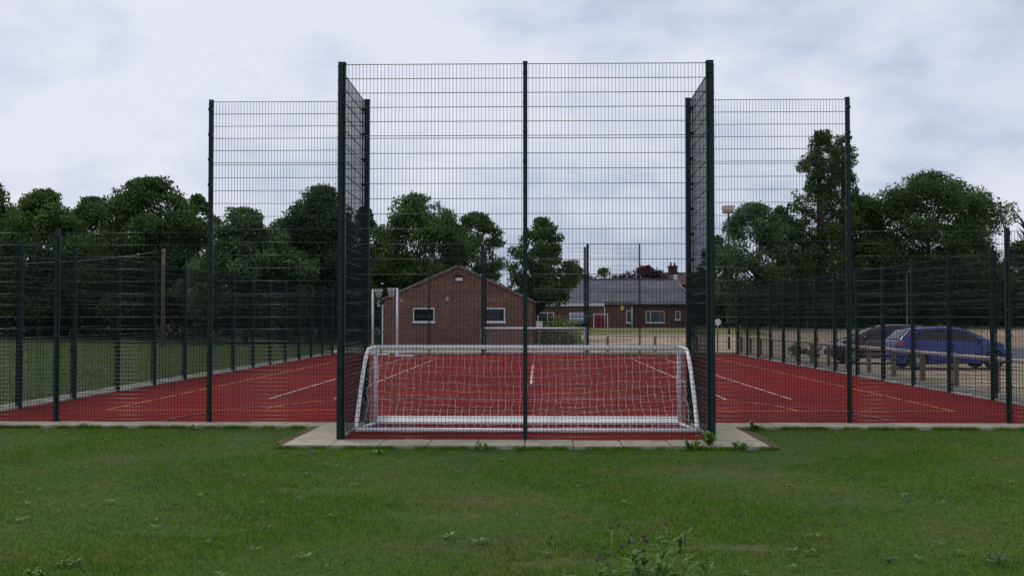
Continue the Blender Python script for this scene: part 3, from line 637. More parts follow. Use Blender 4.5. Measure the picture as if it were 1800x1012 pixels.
def tree(name,label,px,top,hw,Y,bot,kind,lm,seed,dens=1.0,ls=.17,gaps=.0,off=0.0,group='trees beyond the court',trunk_r=None,cat='tree'):
    g=hgt(0,Y)-.02; rs=np.random.RandomState(seed); rg=random.Random(seed); ls*=.76
    bx=at(px,500,Y).x; zt=at(px,top,Y).z-g; zb=max(.15,at(px,bot,Y).z-g); w=hw*Y/FOC*(1.22 if kind!='poplar' else 1.1)
    root=thing(name,label,cat,(bx-off,Y,g),0,group)
    Hc=zt-zb
    def env(t):
        if kind=='poplar': return (.8+.2*min(1,t*4))*(1 if t<.3 else max(.56,1-1.2*(t-.3)))*(1+.22*math.sin(t*23+seed))*(1 if t<.82 else max(.22,1-3.6*(t-.82)))
        if kind=='spiky': return (1-t)**.62*(.85+.25*math.sin(t*19))+.05
        if kind=='vase': return math.sin(math.pi*min(1,.12+.88*t))**.6*(.75+.25*t)
        if kind=='bush': return math.sqrt(max(0,1-t*t))
        return max(.05,math.sin(math.pi*(.10+.9*t)**.8))**.7
    cr=max(.35,w*(.22 if kind in('round','vase','bush') else .24 if kind=='poplar' else .26))
    nc=int(np.clip(4.4*w*Hc/(cr*cr)*(1-gaps),26,170))
    cs=[];rr=[]
    lobes=[(rg.uniform(0,6.28),rg.uniform(.1,.95),rg.uniform(-.28,.22)) for _ in range(9)]
    for i in range(nc):
        t=rg.random()**.85; a=rg.uniform(0,2*math.pi); q=rg.uniform(.10,1)**.36
        lob=1+sum(d*math.exp(-((t-tt)/.16)**2)*max(0,math.cos(a-aa)) for aa,tt,d in lobes)
        e=env(t)*w*lob; r_=cr*rg.uniform(.6,1.15)*(1-.35*t)
        rad=max(0,e-r_*.55)*q
        z=zb+Hc*t; z=min(z,zt-r_*.55)
        cs.append((rad*math.cos(a),rad*math.sin(a)*.8,max(z,zb+r_*.3))); rr.append(r_)
    if kind in('round','bush','spiky','poplar') and gaps<.13:
        for i in range(16):                                  # the inside of the crown
            t=rg.uniform(.12,.80); a=rg.uniform(0,6.28); e=env(t)*w*.55*rg.random()**.5
            cs.append((e*math.cos(a),e*math.sin(a)*.8,zb+Hc*t)); rr.append(cr*rg.uniform(.9,1.3)*(1-.3*t))
    cs=[(x+off,y,z) for x,y,z in cs]; nc=len(cs)
    tb=MB(); tr=trunk_r or max(.10,.028*zt); ht=zb+Hc*(.9 if kind in('poplar','spiky') else .55)
    lean=rg.uniform(-.25,.25)+off*.8
    tp=[(0,0,-.25),(0,0,.3),(lean*.3,0,ht*.35),(lean*.7,.1,ht*.7),(lean,.1,ht)]
    tb.tube(tp,[tr*1.12,tr,tr*.8,tr*.55,tr*.2],9)
    order=sorted(range(nc),key=lambda i:-rr[i])[:46]
    for i in order:
        c=Vector(cs[i]); zz0=min(ht*.95,max(zb*.55+.2,c.z-(.35+.5*rg.random())*math.hypot(c.x,c.y)-.3)); f=zz0/ht
        s=Vector((lean*f,.1*f,zz0)); m=(s+c)/2+Vector((rg.uniform(-.2,.2),rg.uniform(-.2,.2),rg.uniform(0,.35)*w*.3))
        r0=tr*.42*(1-.5*f); tb.tube([s,m,c,c+(c-m)*.35],[r0,r0*.6,r0*.32,r0*.08],5,False)
    tb.build('trunk',M_bark,root)
    if lm is not None:
        V=leaf_cloud(rs,cs,rr,dens*.62/(ls*ls)*2.1,ls)
        # stray sprays break the outline
        m=int(nc*2.4); cs2=[];rr2=[]
        for _ in range(m):
            i=rg.randrange(nc); c=Vector(cs[i]); d=Vector((rg.gauss(0,1),rg.gauss(0,.6),rg.gauss(.3,.9))).normalized(); c=c+d*rr[i]*rg.uniform(.75,1.22)
            if c.z<zt+.1: cs2.append(tuple(c)); rr2.append(rr[i]*rg.uniform(.12,.36))
        V=np.concatenate([V,leaf_cloud(rs,cs2,rr2,dens*.62/(ls*ls)*2.6,ls*.75)])
        link('crown',np_mesh('crown',V,4,lm),root)
    return root
def hedge(name,label,x0,x1,Y,dep,h,lm,seed,ls=.13,dens=1.0,cat='hedge',group=None):
    rs=np.random.RandomState(seed); rg=random.Random(seed); g=hgt(0,Y)-.02; cx=(x0+x1)/2
    root=thing(name,label,cat,(cx,Y,g),0,group); cs=[];rr=[]
    n=int((x1-x0)*h*1.5)+8
    for i in range(n):
        r=rg.uniform(.35,.65)*min(1.6,h*.6); x=rg.uniform(x0-cx+r*.5,x1-cx-r*.5); z=rg.uniform(r*.4,max(r*.5,h*(.82+.18*math.sin(x*.9+seed)+.1*math.sin(x*2.3))-r*.6)); cs.append((x,rg.uniform(-dep/2,dep/2),z)); rr.append(r)
    V=leaf_cloud(rs,cs,rr,dens*.6/(ls*ls)*1.7,ls,.8,.2); link('foliage',np_mesh('foliage',V,4,lm),root)
    return root
def X(px,Y): return at(px,500,Y).x
# left, beyond the playing field
tree('broadleaf_tree','dark round tree cut off by the left edge of the photo',-25,318,75,90,560,'round',L_dark,11)
tree('broadleaf_tree','low dark green tree second from the left edge',72,337,100,86,555,'round',L_mid,12)
tree('broadleaf_tree','dark tree crown peeping out between two larger trees on the left',160,348,74,96,545,'round',L_dark,13)
tree('broadleaf_tree','largest dome shaped tree on the left, behind the wooden pole',258,315,118,84,550,'round',L_dark,14)
tree('broadleaf_tree','thin dark tree with loose top twigs just left of the tall fence post',345,343,55,92,540,'round',L_dark,15,.9)
tree('willow_tree','silvery green willow like tree behind the left tall panel',430,368,104,78,575,'round',L_silver,16,1.0,.15)
tree('broadleaf_tree','dull green tree between the silvery tree and the spiky one',497,386,62,92,560,'round',L_mid,17)
tree('spiky_tree','dark spiky topped tree beside the left cage post',566,330,112,82,575,'spiky',L_pine,18,1.0,.15)
tree('broadleaf_tree','dark tree seen through the left side of the cage',640,365,48,90,560,'round',L_dark,19)
# behind the brick building
tree('broadleaf_tree','big leafy tree rising behind the brick gable',734,343,100,88,545,'round',L_mid,21,1.0,.15,.12)
tree('broadleaf_tree','open ragged tree behind the right slope of the brick gable',836,375,60,92,540,'vase',L_mid,22,.9,.14,.15)
tree('broadleaf_tree','single green tree between the two buildings',952,384,54,84,535,'round',L_mid,23,1.0,.13,.1,.75)
tree('broadleaf_tree','small far tree above the slate roof, right of the single tree',1012,466,26,150,520,'round',L_mid,24,.8,.22)
tree('broadleaf_tree','tiny pale treetop behind the slate roof ridge',1062,472,24,165,520,'vase',L_mid,25,.4,.22,.3)
tree('copper_tree','copper leaved tree behind the slate roof',1137,469,42,140,520,'round',L_copper,26,.9,.2)
# right
tree('broadleaf_tree','bushy grey green tree behind the floodlight mast',1330,360,82,98,560,'vase',L_silver,31,.85,.15,.1)
tree('broadleaf_tree','bushy grey green tree beside the poplar, with a lone top shoot',1372,362,44,100,560,'vase',L_silver,44,.85,.15,.1)
tree('broadleaf_tree','smaller green tree right beside the cage, under the floodlight',1262,415,38,104,560,'round',L_mid,32,.9,.17)
tree('poplar_tree','tall narrow poplar, the tallest tree on the right',1446,231,64,100,555,'poplar',L_dark,33,.95,.15,.0)
tree('poplar_tree','second poplar top just right of the tallest one, behind the tall fence post',1484,238,52,103,555,'poplar',L_dark,43,.9,.15,.0)
tree('broadleaf_tree','mid sized dark tree between the poplar and the big dome tree',1522,345,48,108,560,'vase',L_dark,34,.8,.17,.1)
tree('broadleaf_tree','large dome shaped dark tree on the right, above the parked cars',1636,308,138,104,520,'round',L_dark,35,1.0,.16,.05)
tree('broadleaf_tree','dark low tree at the right edge behind the bare one',1795,425,50,110,570,'round',L_dark,36,.9,.17)
tree('bare_tree','leafless tree at the right edge of the photo',1806,335,34,114,470,'vase',None,37)
tree('broadleaf_tree','low dark tree filling the gap left of the poplar trunk',1405,440,60,112,570,'round',L_dark,38,.9,.18)
tree('broadleaf_tree','low dark tree under the right side of the big dome tree',1715,430,70,118,570,'round',L_dark,39,.9,.18)
tree('broadleaf_tree','low dark tree under the left side of the big dome tree',1560,430,65,122,570,'round',L_dark,40,.9,.18)
hedge('hedge','tall overgrown hedge at the far side of the left field, left half',X(-60,88),X(300,88),88,3,4.4,L_hedge,51,.16)
hedge('hedge','tall overgrown hedge at the far side of the left field, right half',X(300,88),X(665,88),88,3,3.8,L_hedge,52,.16)
for x0_,x1_,sd_ in ((X(-160,140),X(900,140),61),(X(1215,150),X(1950,150),62)):
    w_=hedge('far_woodland','far dark woodland behind the trees',x0_,x1_,140 if sd_==61 else 150,5,6.5,L_hedge,sd_,.30); tag(w_,kind='stuff')
hedge('hedge','long clipped dark hedge across the back of the car park',X(1225,101),X(1850,101),101,1.6,1.15,L_hedge,53,.12)
hedge('hedge','dark overgrown shrubs under the trees behind the clipped hedge',X(1235,118),X(1640,118),118,3,3.6,L_hedge,54,.2)
hedge('hedge','dark overgrown shrubs behind the parked cars at the right edge',X(1700,118),X(1850,118),118,3,3.6,L_hedge,55,.2)
hedge('bush','bright yellow green bush between the two buildings',X(941,72),X(1013,72),72.5,1.6,2.35,L_bright,56,.09,1.3,'bush')
hedge('bush','dark brambles low in front of the bright green bush',X(940,69),X(1018,69),69,.8,.8,L_hedge,57,.08,1.0,'bush')
hedge('bush','dark green bush growing behind the right side fence, between its posts',gr(1362,628).x+.6,gr(1362,628).x+2.0,gr(1362,628).y,.8,.75,L_mid,58,.06,1.2,'bush')

# ------------------------------------------------------------------ poles, rails, boxes
p=gr(287,602); p.y=70; p.x=X(287,70)
t=thing('telegraph_pole','brown wooden pole with a bracket standing at the left field edge','pole',(p.x,70,0))
zt=at(287,437,70).z; b=MB(); b.tube([(0,0,-.3),(0,0,zt)],[.13,.10],10); b.build('pole',M_pole,t)
b=MB(); b.bbox(-.62,.05,-.14,-.1,zt-.30,zt-.20,.01); b.bbox(-.62,-.36,-.26,-.02,zt-.42,zt-.06,.02); b.build('bracket',M_bark,t)
b=MB(); q=[]
A=Vector((p.x-.5,70,zt-.2)); Bp=at(-40,462,58)
for k in range(17):
    f=k/16; c=A.lerp(Bp,f); c.z-=.6*4*f*(1-f)*.4; q.append(c-A)
o=b.tube(q,.012,5,False).build('overhead_cable',M_grey,None,A); tag(o,'thin overhead cable running left from the wooden pole','cable')

pf=X(1281,64)
t=thing('floodlight_mast','slim grey green mast with a floodlight on top, right of the cage','floodlight',(pf,64,0))
zt=at(1281,375,64).z; b=MB(); b.tube([(0,0,-.2),(0,0,zt*.5),(0,0,zt)],[.075,.06,.05],10); b.build('mast',M_green,t)
b=MB(); b.tube([(-.28,0,zt-.02),(-.28,0,zt+.28)],.018,6); b.tube([(.28,0,zt-.02),(.28,0,zt+.28)],.018,6); b.bbox(-.30,.30,-.03,.03,zt-.02,zt+.03,.006); b.build('bracket',M_bolt,t)
b=MB(); b.add([(-.26,-.34,zt+.18),(.26,-.34,zt+.18),(.30,.22,zt+.04),(-.30,.22,zt+.04),(-.36,-.40,zt+.40),(.34,-.40,zt+.40),(.34,.26,zt+.36),(-.36,.26,zt+.36)],[(0,3,2,1),(4,5,6,7),(0,1,5,4),(1,2,6,5),(2,3,7,6),(3,0,4,7)])
hd=b.build('lamp_head',M_tan,t); b=MB(); b.box(-.24,.24,-.36,.20,zt+.404,zt+.43); b.build('lid',M_lamp,hd)
for px,tp,label in ((1594,480,'slim pale lamp column behind the parked cars'),(1418,503,'slim grey lamp column in front of the poplar')):
    Y=99.6; t=thing('lamp_column',label,'lamp post',(X(px,Y),Y,hgt(0,Y)),0,'lamp columns behind the car park'); z=at(px,tp,Y).z-hgt(0,Y)
    b=MB(); b.tube([(0,0,-.2),(0,0,1),(0,0,1.05),(0,0,z)],[.075,.075,.045,.032],8); b.build('column',M_lampcol,t)
    b=MB(); b.tube([(0,0,z),(0,-.25,z+.12),(0,-.55,z+.14)],[.03,.03,.03],6); b.bbox(-.1,.1,-.95,-.5,z+.09,z+.19,.02); b.build('lamp_head',M_grey,t)

def trip_rail(name,label,pts,h=.78,start=True):
    o=pts[0]; t=thing(name,label,'railing',(o[0],o[1],0),0,'low rails beyond the court')
    for (x,y) in pts:
        b=MB(); b.bbox(-.055,.055,-.055,.055,-.3,h-.06,.012); b.add([(-.043,-.043,h-.06),(.043,-.043,h-.06),(.043,.043,h-.06),(-.043,.043,h-.06),(0,0,h-.015)],[(0,1,4),(1,2,4),(2,3,4),(3,0,4)]); b.build('post',M_timber,t,(x-o[0],y-o[1],0))
    b=MB()
    for a,c in zip(pts,pts[1:]): b.tube([(a[0]-o[0],a[1]-o[1],h),(c[0]-o[0],c[1]-o[1],h)],.048,10)
    b.build('rail',M_galv,t)
xr=10.5
trip_rail('trip_rail','low rail on short timber posts running beside the car park',[(xr,18.82+2.51*k) for k in range(17)])
trip_rail('trip_rail','low rail on short timber posts beyond the far goal',[(3.6,59.0),(6.05,59.0),(8.2,59.0),(10.45,58.9)],.82)
b0=gr(1261,612); Y=58.0; t=thing('sign_post','short post with a small white round sign by the gravel entrance','sign',(X(1261,Y),Y,0)); z=at(1261,566,Y).z
b=MB(); b.tube([(0,0,-.2),(0,0,z+.1)],.04,8); b.build('post',M_timber,t)
b=MB(); b.tube([(0,-.055,z),(0,-.075,z)],.17,18); b.build('sign_plate',M_upvc,t)
t=thing('utility_box','small cream box on a short post beside the bright green bush','box',(X(948,68),68,0)); z=at(948,566,68).z
b=MB(); b.bbox(-.045,.045,-.045,.045,-.2,z-.36,.006); b.build('post',M_timber,t)
b=MB(); b.bbox(-.19,.19,-.13,.13,z-.36,z,.015); b.bbox(-.21,.21,-.15,.15,z-.003,z+.05,.012); bo=b.build('cabinet',M_cream,t)
b=MB(); b.bbox(-.16,.16,-.145,-.132,z-.31,z-.05,.004); b.build('door',M_cream,bo)
b=MB(); Yw=86.0
t=thing('field_fence','low post and rail timber fence at the far edge of the left field','fence',(X(425,Yw),Yw,hgt(0,Yw)))
n=9
for i in range(n):
    x=X(425+20*i,Yw)-X(425,Yw); b=MB(); b.bbox(x-.06,x+.06,-.06,.06,-.2,1.15,.01); b.build('post',M_timber,t)
L=X(425+20*(n-1),Yw)-X(425,Yw)
for z in (.35,.7,1.05): b=MB(); b.bbox(-.1,L+.1,-.10,-.062,z-.05,z+.05,.006); b.build('rail',M_timber,t)
t=thing('picket_fence','weathered picket fence in front of the pale house','fence',(X(1640,117.0),117.0,.85)); L=X(1790,117)-X(1640,117)
b=MB(); 
for k in range(int(L/.22)): b.prism([(k*.22,0),(k*.22+.11,0),(k*.22+.11,1.25),(k*.22+.055,1.36),(k*.22,1.25)],1,-.02,.0)
b.build('pickets',M_verge,t); b=MB(); b.bbox(0,L,.002,.05,.35,.43,.004); b.bbox(0,L,.002,.05,.95,1.03,.004); b.build('rail',M_timber,t)

# ------------------------------------------------------------------ cars
def lerp_tab(tab,x):
    for (a,va),(b,vb) in zip(tab,tab[1:]):
        if x<=b:
            f=(x-a)/(b-a); f=max(0,min(1,f)); return va+(vb-va)*(f*f*(3-2*f)*.5+f*.5)
    return tab[-1][1]
def lin_tab(tab,x):
    if x<=tab[0][0]: return tab[0][1]
    for (a,va),(b,vb) in zip(tab,tab[1:]):
        if x<=b: return va+(vb-va)*(x-a)/(b-a)
    return tab[-1][1]
def make_car(label,paint,loc,rz,roof=1.45,group='cars parked beyond the right fence'):
    t=thing('parked_car',label,'car',loc,rz,group)
    M_paint=mat('car_paint_'+paint[0],[paint[1],paint[2]],2,0.25,coat=0.7,spec=0.4)
    M_cg=mat('car_glass_'+paint[0],[(0.010,0.013,0.016),(0.016,0.020,0.022)],1,0.05,spec=0.8)
    k=roof/1.45
    TOP=[(-2.03,.60),(-2.0,.86),(-1.90,.98),(-1.52,1.33*k),(-1.36,1.39*k),(-1.0,1.43*k),(-.5,roof),(-.1,roof-.005),(.25,1.40*k),(.6,1.26*k),(.95,1.11),(1.22,1.01),(1.5,.945),(1.8,.83),(1.98,.69),(2.06,.50)]
    HW=[(-2.03,.66),(-1.95,.78),(-1.6,.84),(-.6,.865),(.6,.865),(1.4,.845),(1.8,.77),(2.0,.62),(2.06,.5)]
    BELT=lambda x: .93-.06*(x+1.5)/3 if x<1.3 else .9
    WX=(-1.28,1.28); WR=.315
    def top(x): return sum(lin_tab(TOP,x+o) for o in (-.07,-.035,0,.035,.07))/5
    def hw(x): return lerp_tab(HW,x)
    def zb(x):
        z=.20 if abs(x)<1.75 else .20+.12*(abs(x)-1.75)/.3
        for w in WX:
            d=abs(x-w)
            if d<.37: z=max(z,.30+math.sqrt(max(0,.37**2-d*d))*1.0)
        return z
    def side(x,z):
        """half width of the body side at height z"""
        w=hw(x); T=top(x); bl=min(BELT(x),T-.03)
        if z<=bl: 
            f=(z-.2)/(bl-.2); return w*(.955+.045*math.sin(math.pi*min(1,max(0,f))**.8))-.0
        f=(z-bl)/max(.05,T-bl); return w*(.955-.19*f)-.02
    NS=150; NP=26; b=MB(); vs=[]
    xs=[-2.03+4.09*i/(NS-1) for i in range(NS)]
    for x in xs:
        T=top(x); B=zb(x); ring=[]
        for j in range(NP+1):
            f=j/NP; q=f*1.12
            if q<1:
                z=B+(T-.045-B)*q; y=side(x,z)
            else:
                g_=(q-1)/.35; y0=side(x,T-.045); y=y0*(1-g_)**.85 if g_<1 else 0; z=T-.045+.045*math.sin(math.pi/2*min(1,g_*1.3))
            ring.append((x,y,z))
        vs+= ring+[(x,-y,z) for (x,y,z) in ring[::-1][1:]]
    m=2*NP+1; fs=[]
    for i in range(NS-1):
        for j in range(m-1): fs.append((i*m+j,i*m+j+1,(i+1)*m+j+1,(i+1)*m+j))
        fs.append((i*m+m-1,i*m,(i+1)*m,(i+1)*m+m-1))
    fs.append(tuple(range(m))); fs.append(tuple((NS-1)*m+j for j in range(m))[::-1])
    body=MB().add(vs,fs,True).build('body',M_paint,t)
    md=body.modifiers.new('edge','EDGE_SPLIT') if False else None
    def patch(poly,name,mt,parent,off=.006,sides=(-1,1),grid=14):
        objs=[]
        for s in sides:
            b=MB(); x0=min(p[0] for p in poly); x1=max(p[0] for p in poly)
            vs=[];fs=[]
            def span(x):
                zs=[]
                for (a,c) in zip(poly,poly[1:]+poly[:1]):
                    if (a[0]-x)*(c[0]-x)<=0 and a[0]!=c[0]: zs.append(a[1]+(c[1]-a[1])*(x-a[0])/(c[0]-a[0]))
                return min(zs),max(zs)
            for i in range(grid+1):
                x=x0+(x1-x0)*(.001+.998*i/grid); lo,hi=span(x)
                for j in range(7): z=lo+(hi-lo)*j/6; vs.append((x,s*(side(x,z)+off),z))
            for i in range(grid):
                for j in range(6):
                    f=(i*7+j,(i+1)*7+j,(i+1)*7+j+1,i*7+j+1); fs.append(f if s<0 else f[::-1])
            n0=len(vs); vs2=[(x,y-s*(off+.03),z) for x,y,z in vs]; 
            b.add(vs,fs,True); objs.append(b.build(name,mt,parent))
        return objs
    patch([(-1.42,1.0),(-.98,.985),(-.30,.965),(-.30,roof-.11),(-.75,roof-.13),(-1.2,1.27*k)],'rear_side_window',M_glass,t)
    patch([(-.22,.962),(.55,.935),(1.0,.95),(.60,1.16*k),(.25,1.30*k),(-.22,roof-.11)],'front_side_window',M_glass,t)
    patch([(-2.0,.40),(-1.72,.40),(-1.72,.46),(-2.0,.46)],'bumper_strip',M_black,t,.008); patch([(-.85,.50),(.85,.50),(.85,.545),(-.85,.545)],'door_rubbing_strip',M_black,t,.008)
    for s in (-1,1):
        b=MB()
        for x in (-.28,.86): b.box(x-.006,x+.006,min(s*(side(x,.6)-.002),s*(side(x,.6)+.0075)),max(s*(side(x,.6)-.002),s*(side(x,.6)+.0075)),.3,.92)
        b.build('door_gap',M_black,body)
        b=MB(); b.bbox(-.17,-.02,min(s*.86,s*.895),max(s*.86,s*.895),.80,.835,.006); b.build('door_handle',M_black,t)
        b=MB(); y0,y1=sorted((s*.82,s*1.0)); b.bbox(.74,.86,y0,y1,.93,1.06,.03); b.build('wing_mirror',M_paint,t)
    def slab_(x0,x1,name,mt,ins=.10,off=.008,zmul=1):
        b=MB(); vs=[];fs=[]
        for i in range(9):
            x=x0+(x1-x0)*i/8; T=top(x)
            for j in range(9):
                y=(side(x,T-.045)-ins)*(j/4-1); vs.append((x,y,T+off-.010*abs(j/4-1)**2))
        for i in range(8):
            for j in range(8): fs.append((i*9+j,(i+1)*9+j,(i+1)*9+j+1,i*9+j+1))
        b.add(vs,fs,True); return b.build(name,mt,t)
    slab_(.34,1.14,'windscreen',M_cg); slab_(-1.86,-1.50,'rear_window',M_cg); M_cg.node_tree.nodes['Principled BSDF'].inputs['IOR'].default_value=2.0
    M_rl=mat('red_lamp_'+paint[0],[(0.55,0.01,0.012),(0.65,0.02,0.02)],4,0.2,spec=0.6); M_hl=M_lamp
    for s in (-1,1):
        patch([(-1.97,.84),(-1.80,.80),(-1.70,.97),(-1.84,.985)],'tail_light',M_rl,t,.01,(s,))
        patch([(-1.56,1.10),(-1.44,1.10),(-1.30,1.28*k),(-1.46,1.26*k)],'high_tail_light',M_rl,t,.012,(s,))
        patch([(1.62,.68),(1.94,.60),(1.94,.70),(1.62,.84)],'headlight',M_hl,t,.008,(s,))
    b=MB(); b.bbox(-2.09,-2.0,-.60,.60,.34,.52,.03); b.build('rear_bumper',M_paint,t)
    b=MB(); b.bbox(-2.045,-2.026,-.26,.26,.64,.75,.004); b.build('number_plate',M_amber,t)
    b=MB(); b.bbox(2.03,2.09,-.42,.42,.34,.50,.02); b.build('front_bumper',M_black,t)
    for wx in WX:
        for s in (-1,1):
            wh=thing('wheel',None,None); wh.parent=t; wh.location=(wx,s*.74,WR)
            b=MB(); prof=[(.20,-.09),(.27,-.10),(.30,-.085),(.315,-.05),(.315,.05),(.30,.085),(.27,.10),(.20,.09)]; n=32; vs=[];fs=[]
            for a in range(n):
                an=2*math.pi*a/n
                for (r,y) in prof: vs.append((r*math.cos(an),y,r*math.sin(an)))
            for a in range(n):
                for j in range(len(prof)): k2=(j+1)%len(prof); a2=(a+1)%n; fs.append((a*8+j,a2*8+j,a2*8+k2,a*8+k2))
            b.add(vs,fs,True); b.build('tyre',M_black,wh)
            b=MB(); ya=s*.072
            for q in range(9):
                an=2*math.pi*q/9; dx_,dz=math.cos(an),math.sin(an); px_,pz=-dz*.020,dx_*.020
                b.add([(dx_*.04+px_,ya,dz*.04+pz),(dx_*.04-px_,ya,dz*.04-pz),(dx_*.2-px_,ya,dz*.2-pz),(dx_*.2+px_,ya,dz*.2+pz),(dx_*.04+px_,ya-s*.03,dz*.04+pz),(dx_*.04-px_,ya-s*.03,dz*.04-pz),(dx_*.2-px_,ya-s*.03,dz*.2-pz),(dx_*.2+px_,ya-s*.03,dz*.2+pz)],[(0,1,2,3),(7,6,5,4),(0,4,5,1),(1,5,6,2),(2,6,7,3),(3,7,4,0)])
            b.tube([(.195*math.cos(2*math.pi*a/24),ya,.195*math.sin(2*math.pi*a/24)) for a in range(25)],.015,6,False); b.tube([(0,ya-s*.04,0),(0,ya+s*.008,0)],.055,12)
            b.build('rim',M_rim,wh)
            b=MB(); b.tube([(0,ya-s*.07,0),(0,ya-s*.045,0)],.20,20); b.build('brake_disc',M_black,wh)
    b=MB(); b.bbox(-1.7,1.75,-.60,.60,.19,.30,.02); b.build('underbody',M_black,t)
    return t
M_rim=mat('alloy_rim',[(0.42,0.43,0.46),(0.52,0.53,0.56)],4,0.3,metallic=0.6)
p=gr(1658,650); make_car('blue hatchback parked nearest the right fence, nose to the right',('blue',(0.002,0.019,0.24),(0.003,0.024,0.27)),(p.x+.42,p.y+.85,.006),math.radians(2))
p=gr(1548,640); make_car('dark maroon car parked behind the blue hatchback, nose to the left',('maroon',(0.050,0.012,0.036),(0.060,0.016,0.044)),(p.x+.3,p.y+.85,.006),math.radians(180-3),1.5)
Y=97; make_car('teal car half hidden behind the bright green bush',('teal',(0.010,0.06,0.075),(0.014,0.07,0.09)),(X(1014,Y),Y,hgt(0,Y)+.0),math.radians(-88))

# ------------------------------------------------------------------ grass and weeds
def blades(x0,x1,y0,y1,n,ln,wd,seed,keep=None,power=1.0):
    rs=np.random.RandomState(seed); x=rs.uniform(x0,x1,n); u=rs.uniform(0,1,n); y=y0*(y1/y0)**u if power else y0+(y1-y0)*u
    if keep is not None: k=keep(x,y); x=x[k]; y=y[k]
    n=len(x); a=rs.uniform(0,2*np.pi,n); L=ln*rs.uniform(.45,1.25,n)*(1+.35*np.sin(x*1.7+1.3*np.sin(y*1.1))); w=wd*rs.uniform(.7,1.3,n)
    lean=rs.uniform(.25,1.1,n)*L; b=rs.uniform(0,2*np.pi,n)
    p0=np.stack([x-w*np.cos(a),y-w*np.sin(a),np.full(n,-.022)],1); p1=np.stack([x+w*np.cos(a),y+w*np.sin(a),np.full(n,-.022)],1)
    tip=np.stack([x+lean*np.cos(b),y+lean*np.sin(b),-.02+L*.85],1)
    return np.stack([p0,p1,tip],1)
def on_lawn(x,y):
    bay=(y>BY-.80)&(x>BL-.68)&(x<BR+.68); soil=(y>BY-.5)&(((x>BL-.90)&(x<BL-.6))|((x<BR+.90)&(x>BR+.6)))
    soil&=(np.random.RandomState(1).uniform(size=len(x))>.12)
    keep=np.ones(len(x),bool); u=np.random.RandomState(4).uniform(size=len(x))
    for (px,py,a_,b_,m_) in WORN:
        c=gr(px,py); d=np.sqrt(((x-c.x)/a_)**2+((y-c.y)/b_)**2)*(1+.35*np.sin(x*9+px)*np.cos(y*11))
        keep&=~((d<1.6)&(u<m_*np.clip(1.6-d,0,1)))
    return ~bay&~soil&keep
WORN=((1290,958,.34,.12,.97),(1290,832,.75,.25,.80),(555,860,.5,.2,.7),(760,905,.45,.18,.7),(330,930,.5,.16,.65),(1010,985,.4,.12,.8),(1500,880,.6,.2,.6),(860,800,.8,.2,.5),(1160,800,.9,.2,.5))
V=blades(-10.8,10.4,6.2,17.80,640000,  .032,.0026,71,on_lawn)
ed=[]
def edge(x0,y0,x1,y1,n,seed,ln=.075):
    rs=np.random.RandomState(seed); t_=rs.uniform(0,1,n); cl=np.sin(t_*37+seed)+np.sin(t_*91)+rs.uniform(-1,1,n); t_=t_[cl>-.2]; n=len(t_)
    x=x0+(x1-x0)*t_+rs.normal(0,.02,n); y=y0+(y1-y0)*t_+rs.normal(0,.02,n); a=rs.uniform(0,6.28,n); L=ln*rs.uniform(.4,1.3,n); w=.004
    b=rs.uniform(0,6.28,n); le=L*rs.uniform(.2,.9,n)
    return np.stack([np.stack([x-w*np.cos(a),y-w*np.sin(a),np.full(n,-.02)],1),np.stack([x+w*np.cos(a),y+w*np.sin(a),np.full(n,-.02)],1),np.stack([x+le*np.cos(b),y+le*np.sin(b),L],1)],1)
ed.append(edge(BL-.7,BY-.83,BR+.7,BY-.83,5000,1,.045)); ed.append(edge(XL-.6,Y0-.74,BL-.9,Y0-.76,6000,2,.05)); ed.append(edge(BR+.9,Y0-.74,XR+.6,Y0-.76,6000,3,.05))
ed.append(blades(-10.8,10.4,6.2,17.70,26000,.075,.0030,73,lambda x,y: on_lawn(x,y)&(np.sin(x*2.3+2*np.sin(y*1.7))+np.sin(y*3.1+x*.7)>.5)))
V=np.concatenate([V]+ed)
tag(link('grass',np_mesh('grass',V,3,L_grass)),'short mown grass of the foreground lawn',None,None,'stuff')
V=blades(-46,XL-.62,18.5,74,160000,.05,.010,72)
tag(link('field_grass',np_mesh('field_grass',V,3,L_grass)),None,None,None,'stuff')
def ros(rs,x,y,n,L,w,upmin,upmax,z0=-.01,segs=4):
    out=[]
    for i in range(n):
        a=rs.uniform(0,2*np.pi); l=L*rs.uniform(.6,1.15); el_=rs.uniform(upmin,upmax); ww=w*rs.uniform(.7,1.2); prev=None
        d=np.array([np.cos(a),np.sin(a),0]); pr=np.array([-np.sin(a),np.cos(a),0])
        for k in range(segs+1):
            f=k/segs; e_=el_*(1-.55*f*f); c=np.array([x,y,z0])+d*l*f*np.cos(el_)*(1+.2*f)+np.array([0,0,l*f*np.sin(e_)]); h=ww*np.sin(np.pi*(.12+.86*f))*(1+.12*(-1)**k)
            cur=(c-pr*h+np.array([0,0,h*.35]),c+pr*h+np.array([0,0,h*.35]))
            if prev is not None: out.append([prev[0],prev[1],cur[1],cur[0]])
            prev=cur
    return out
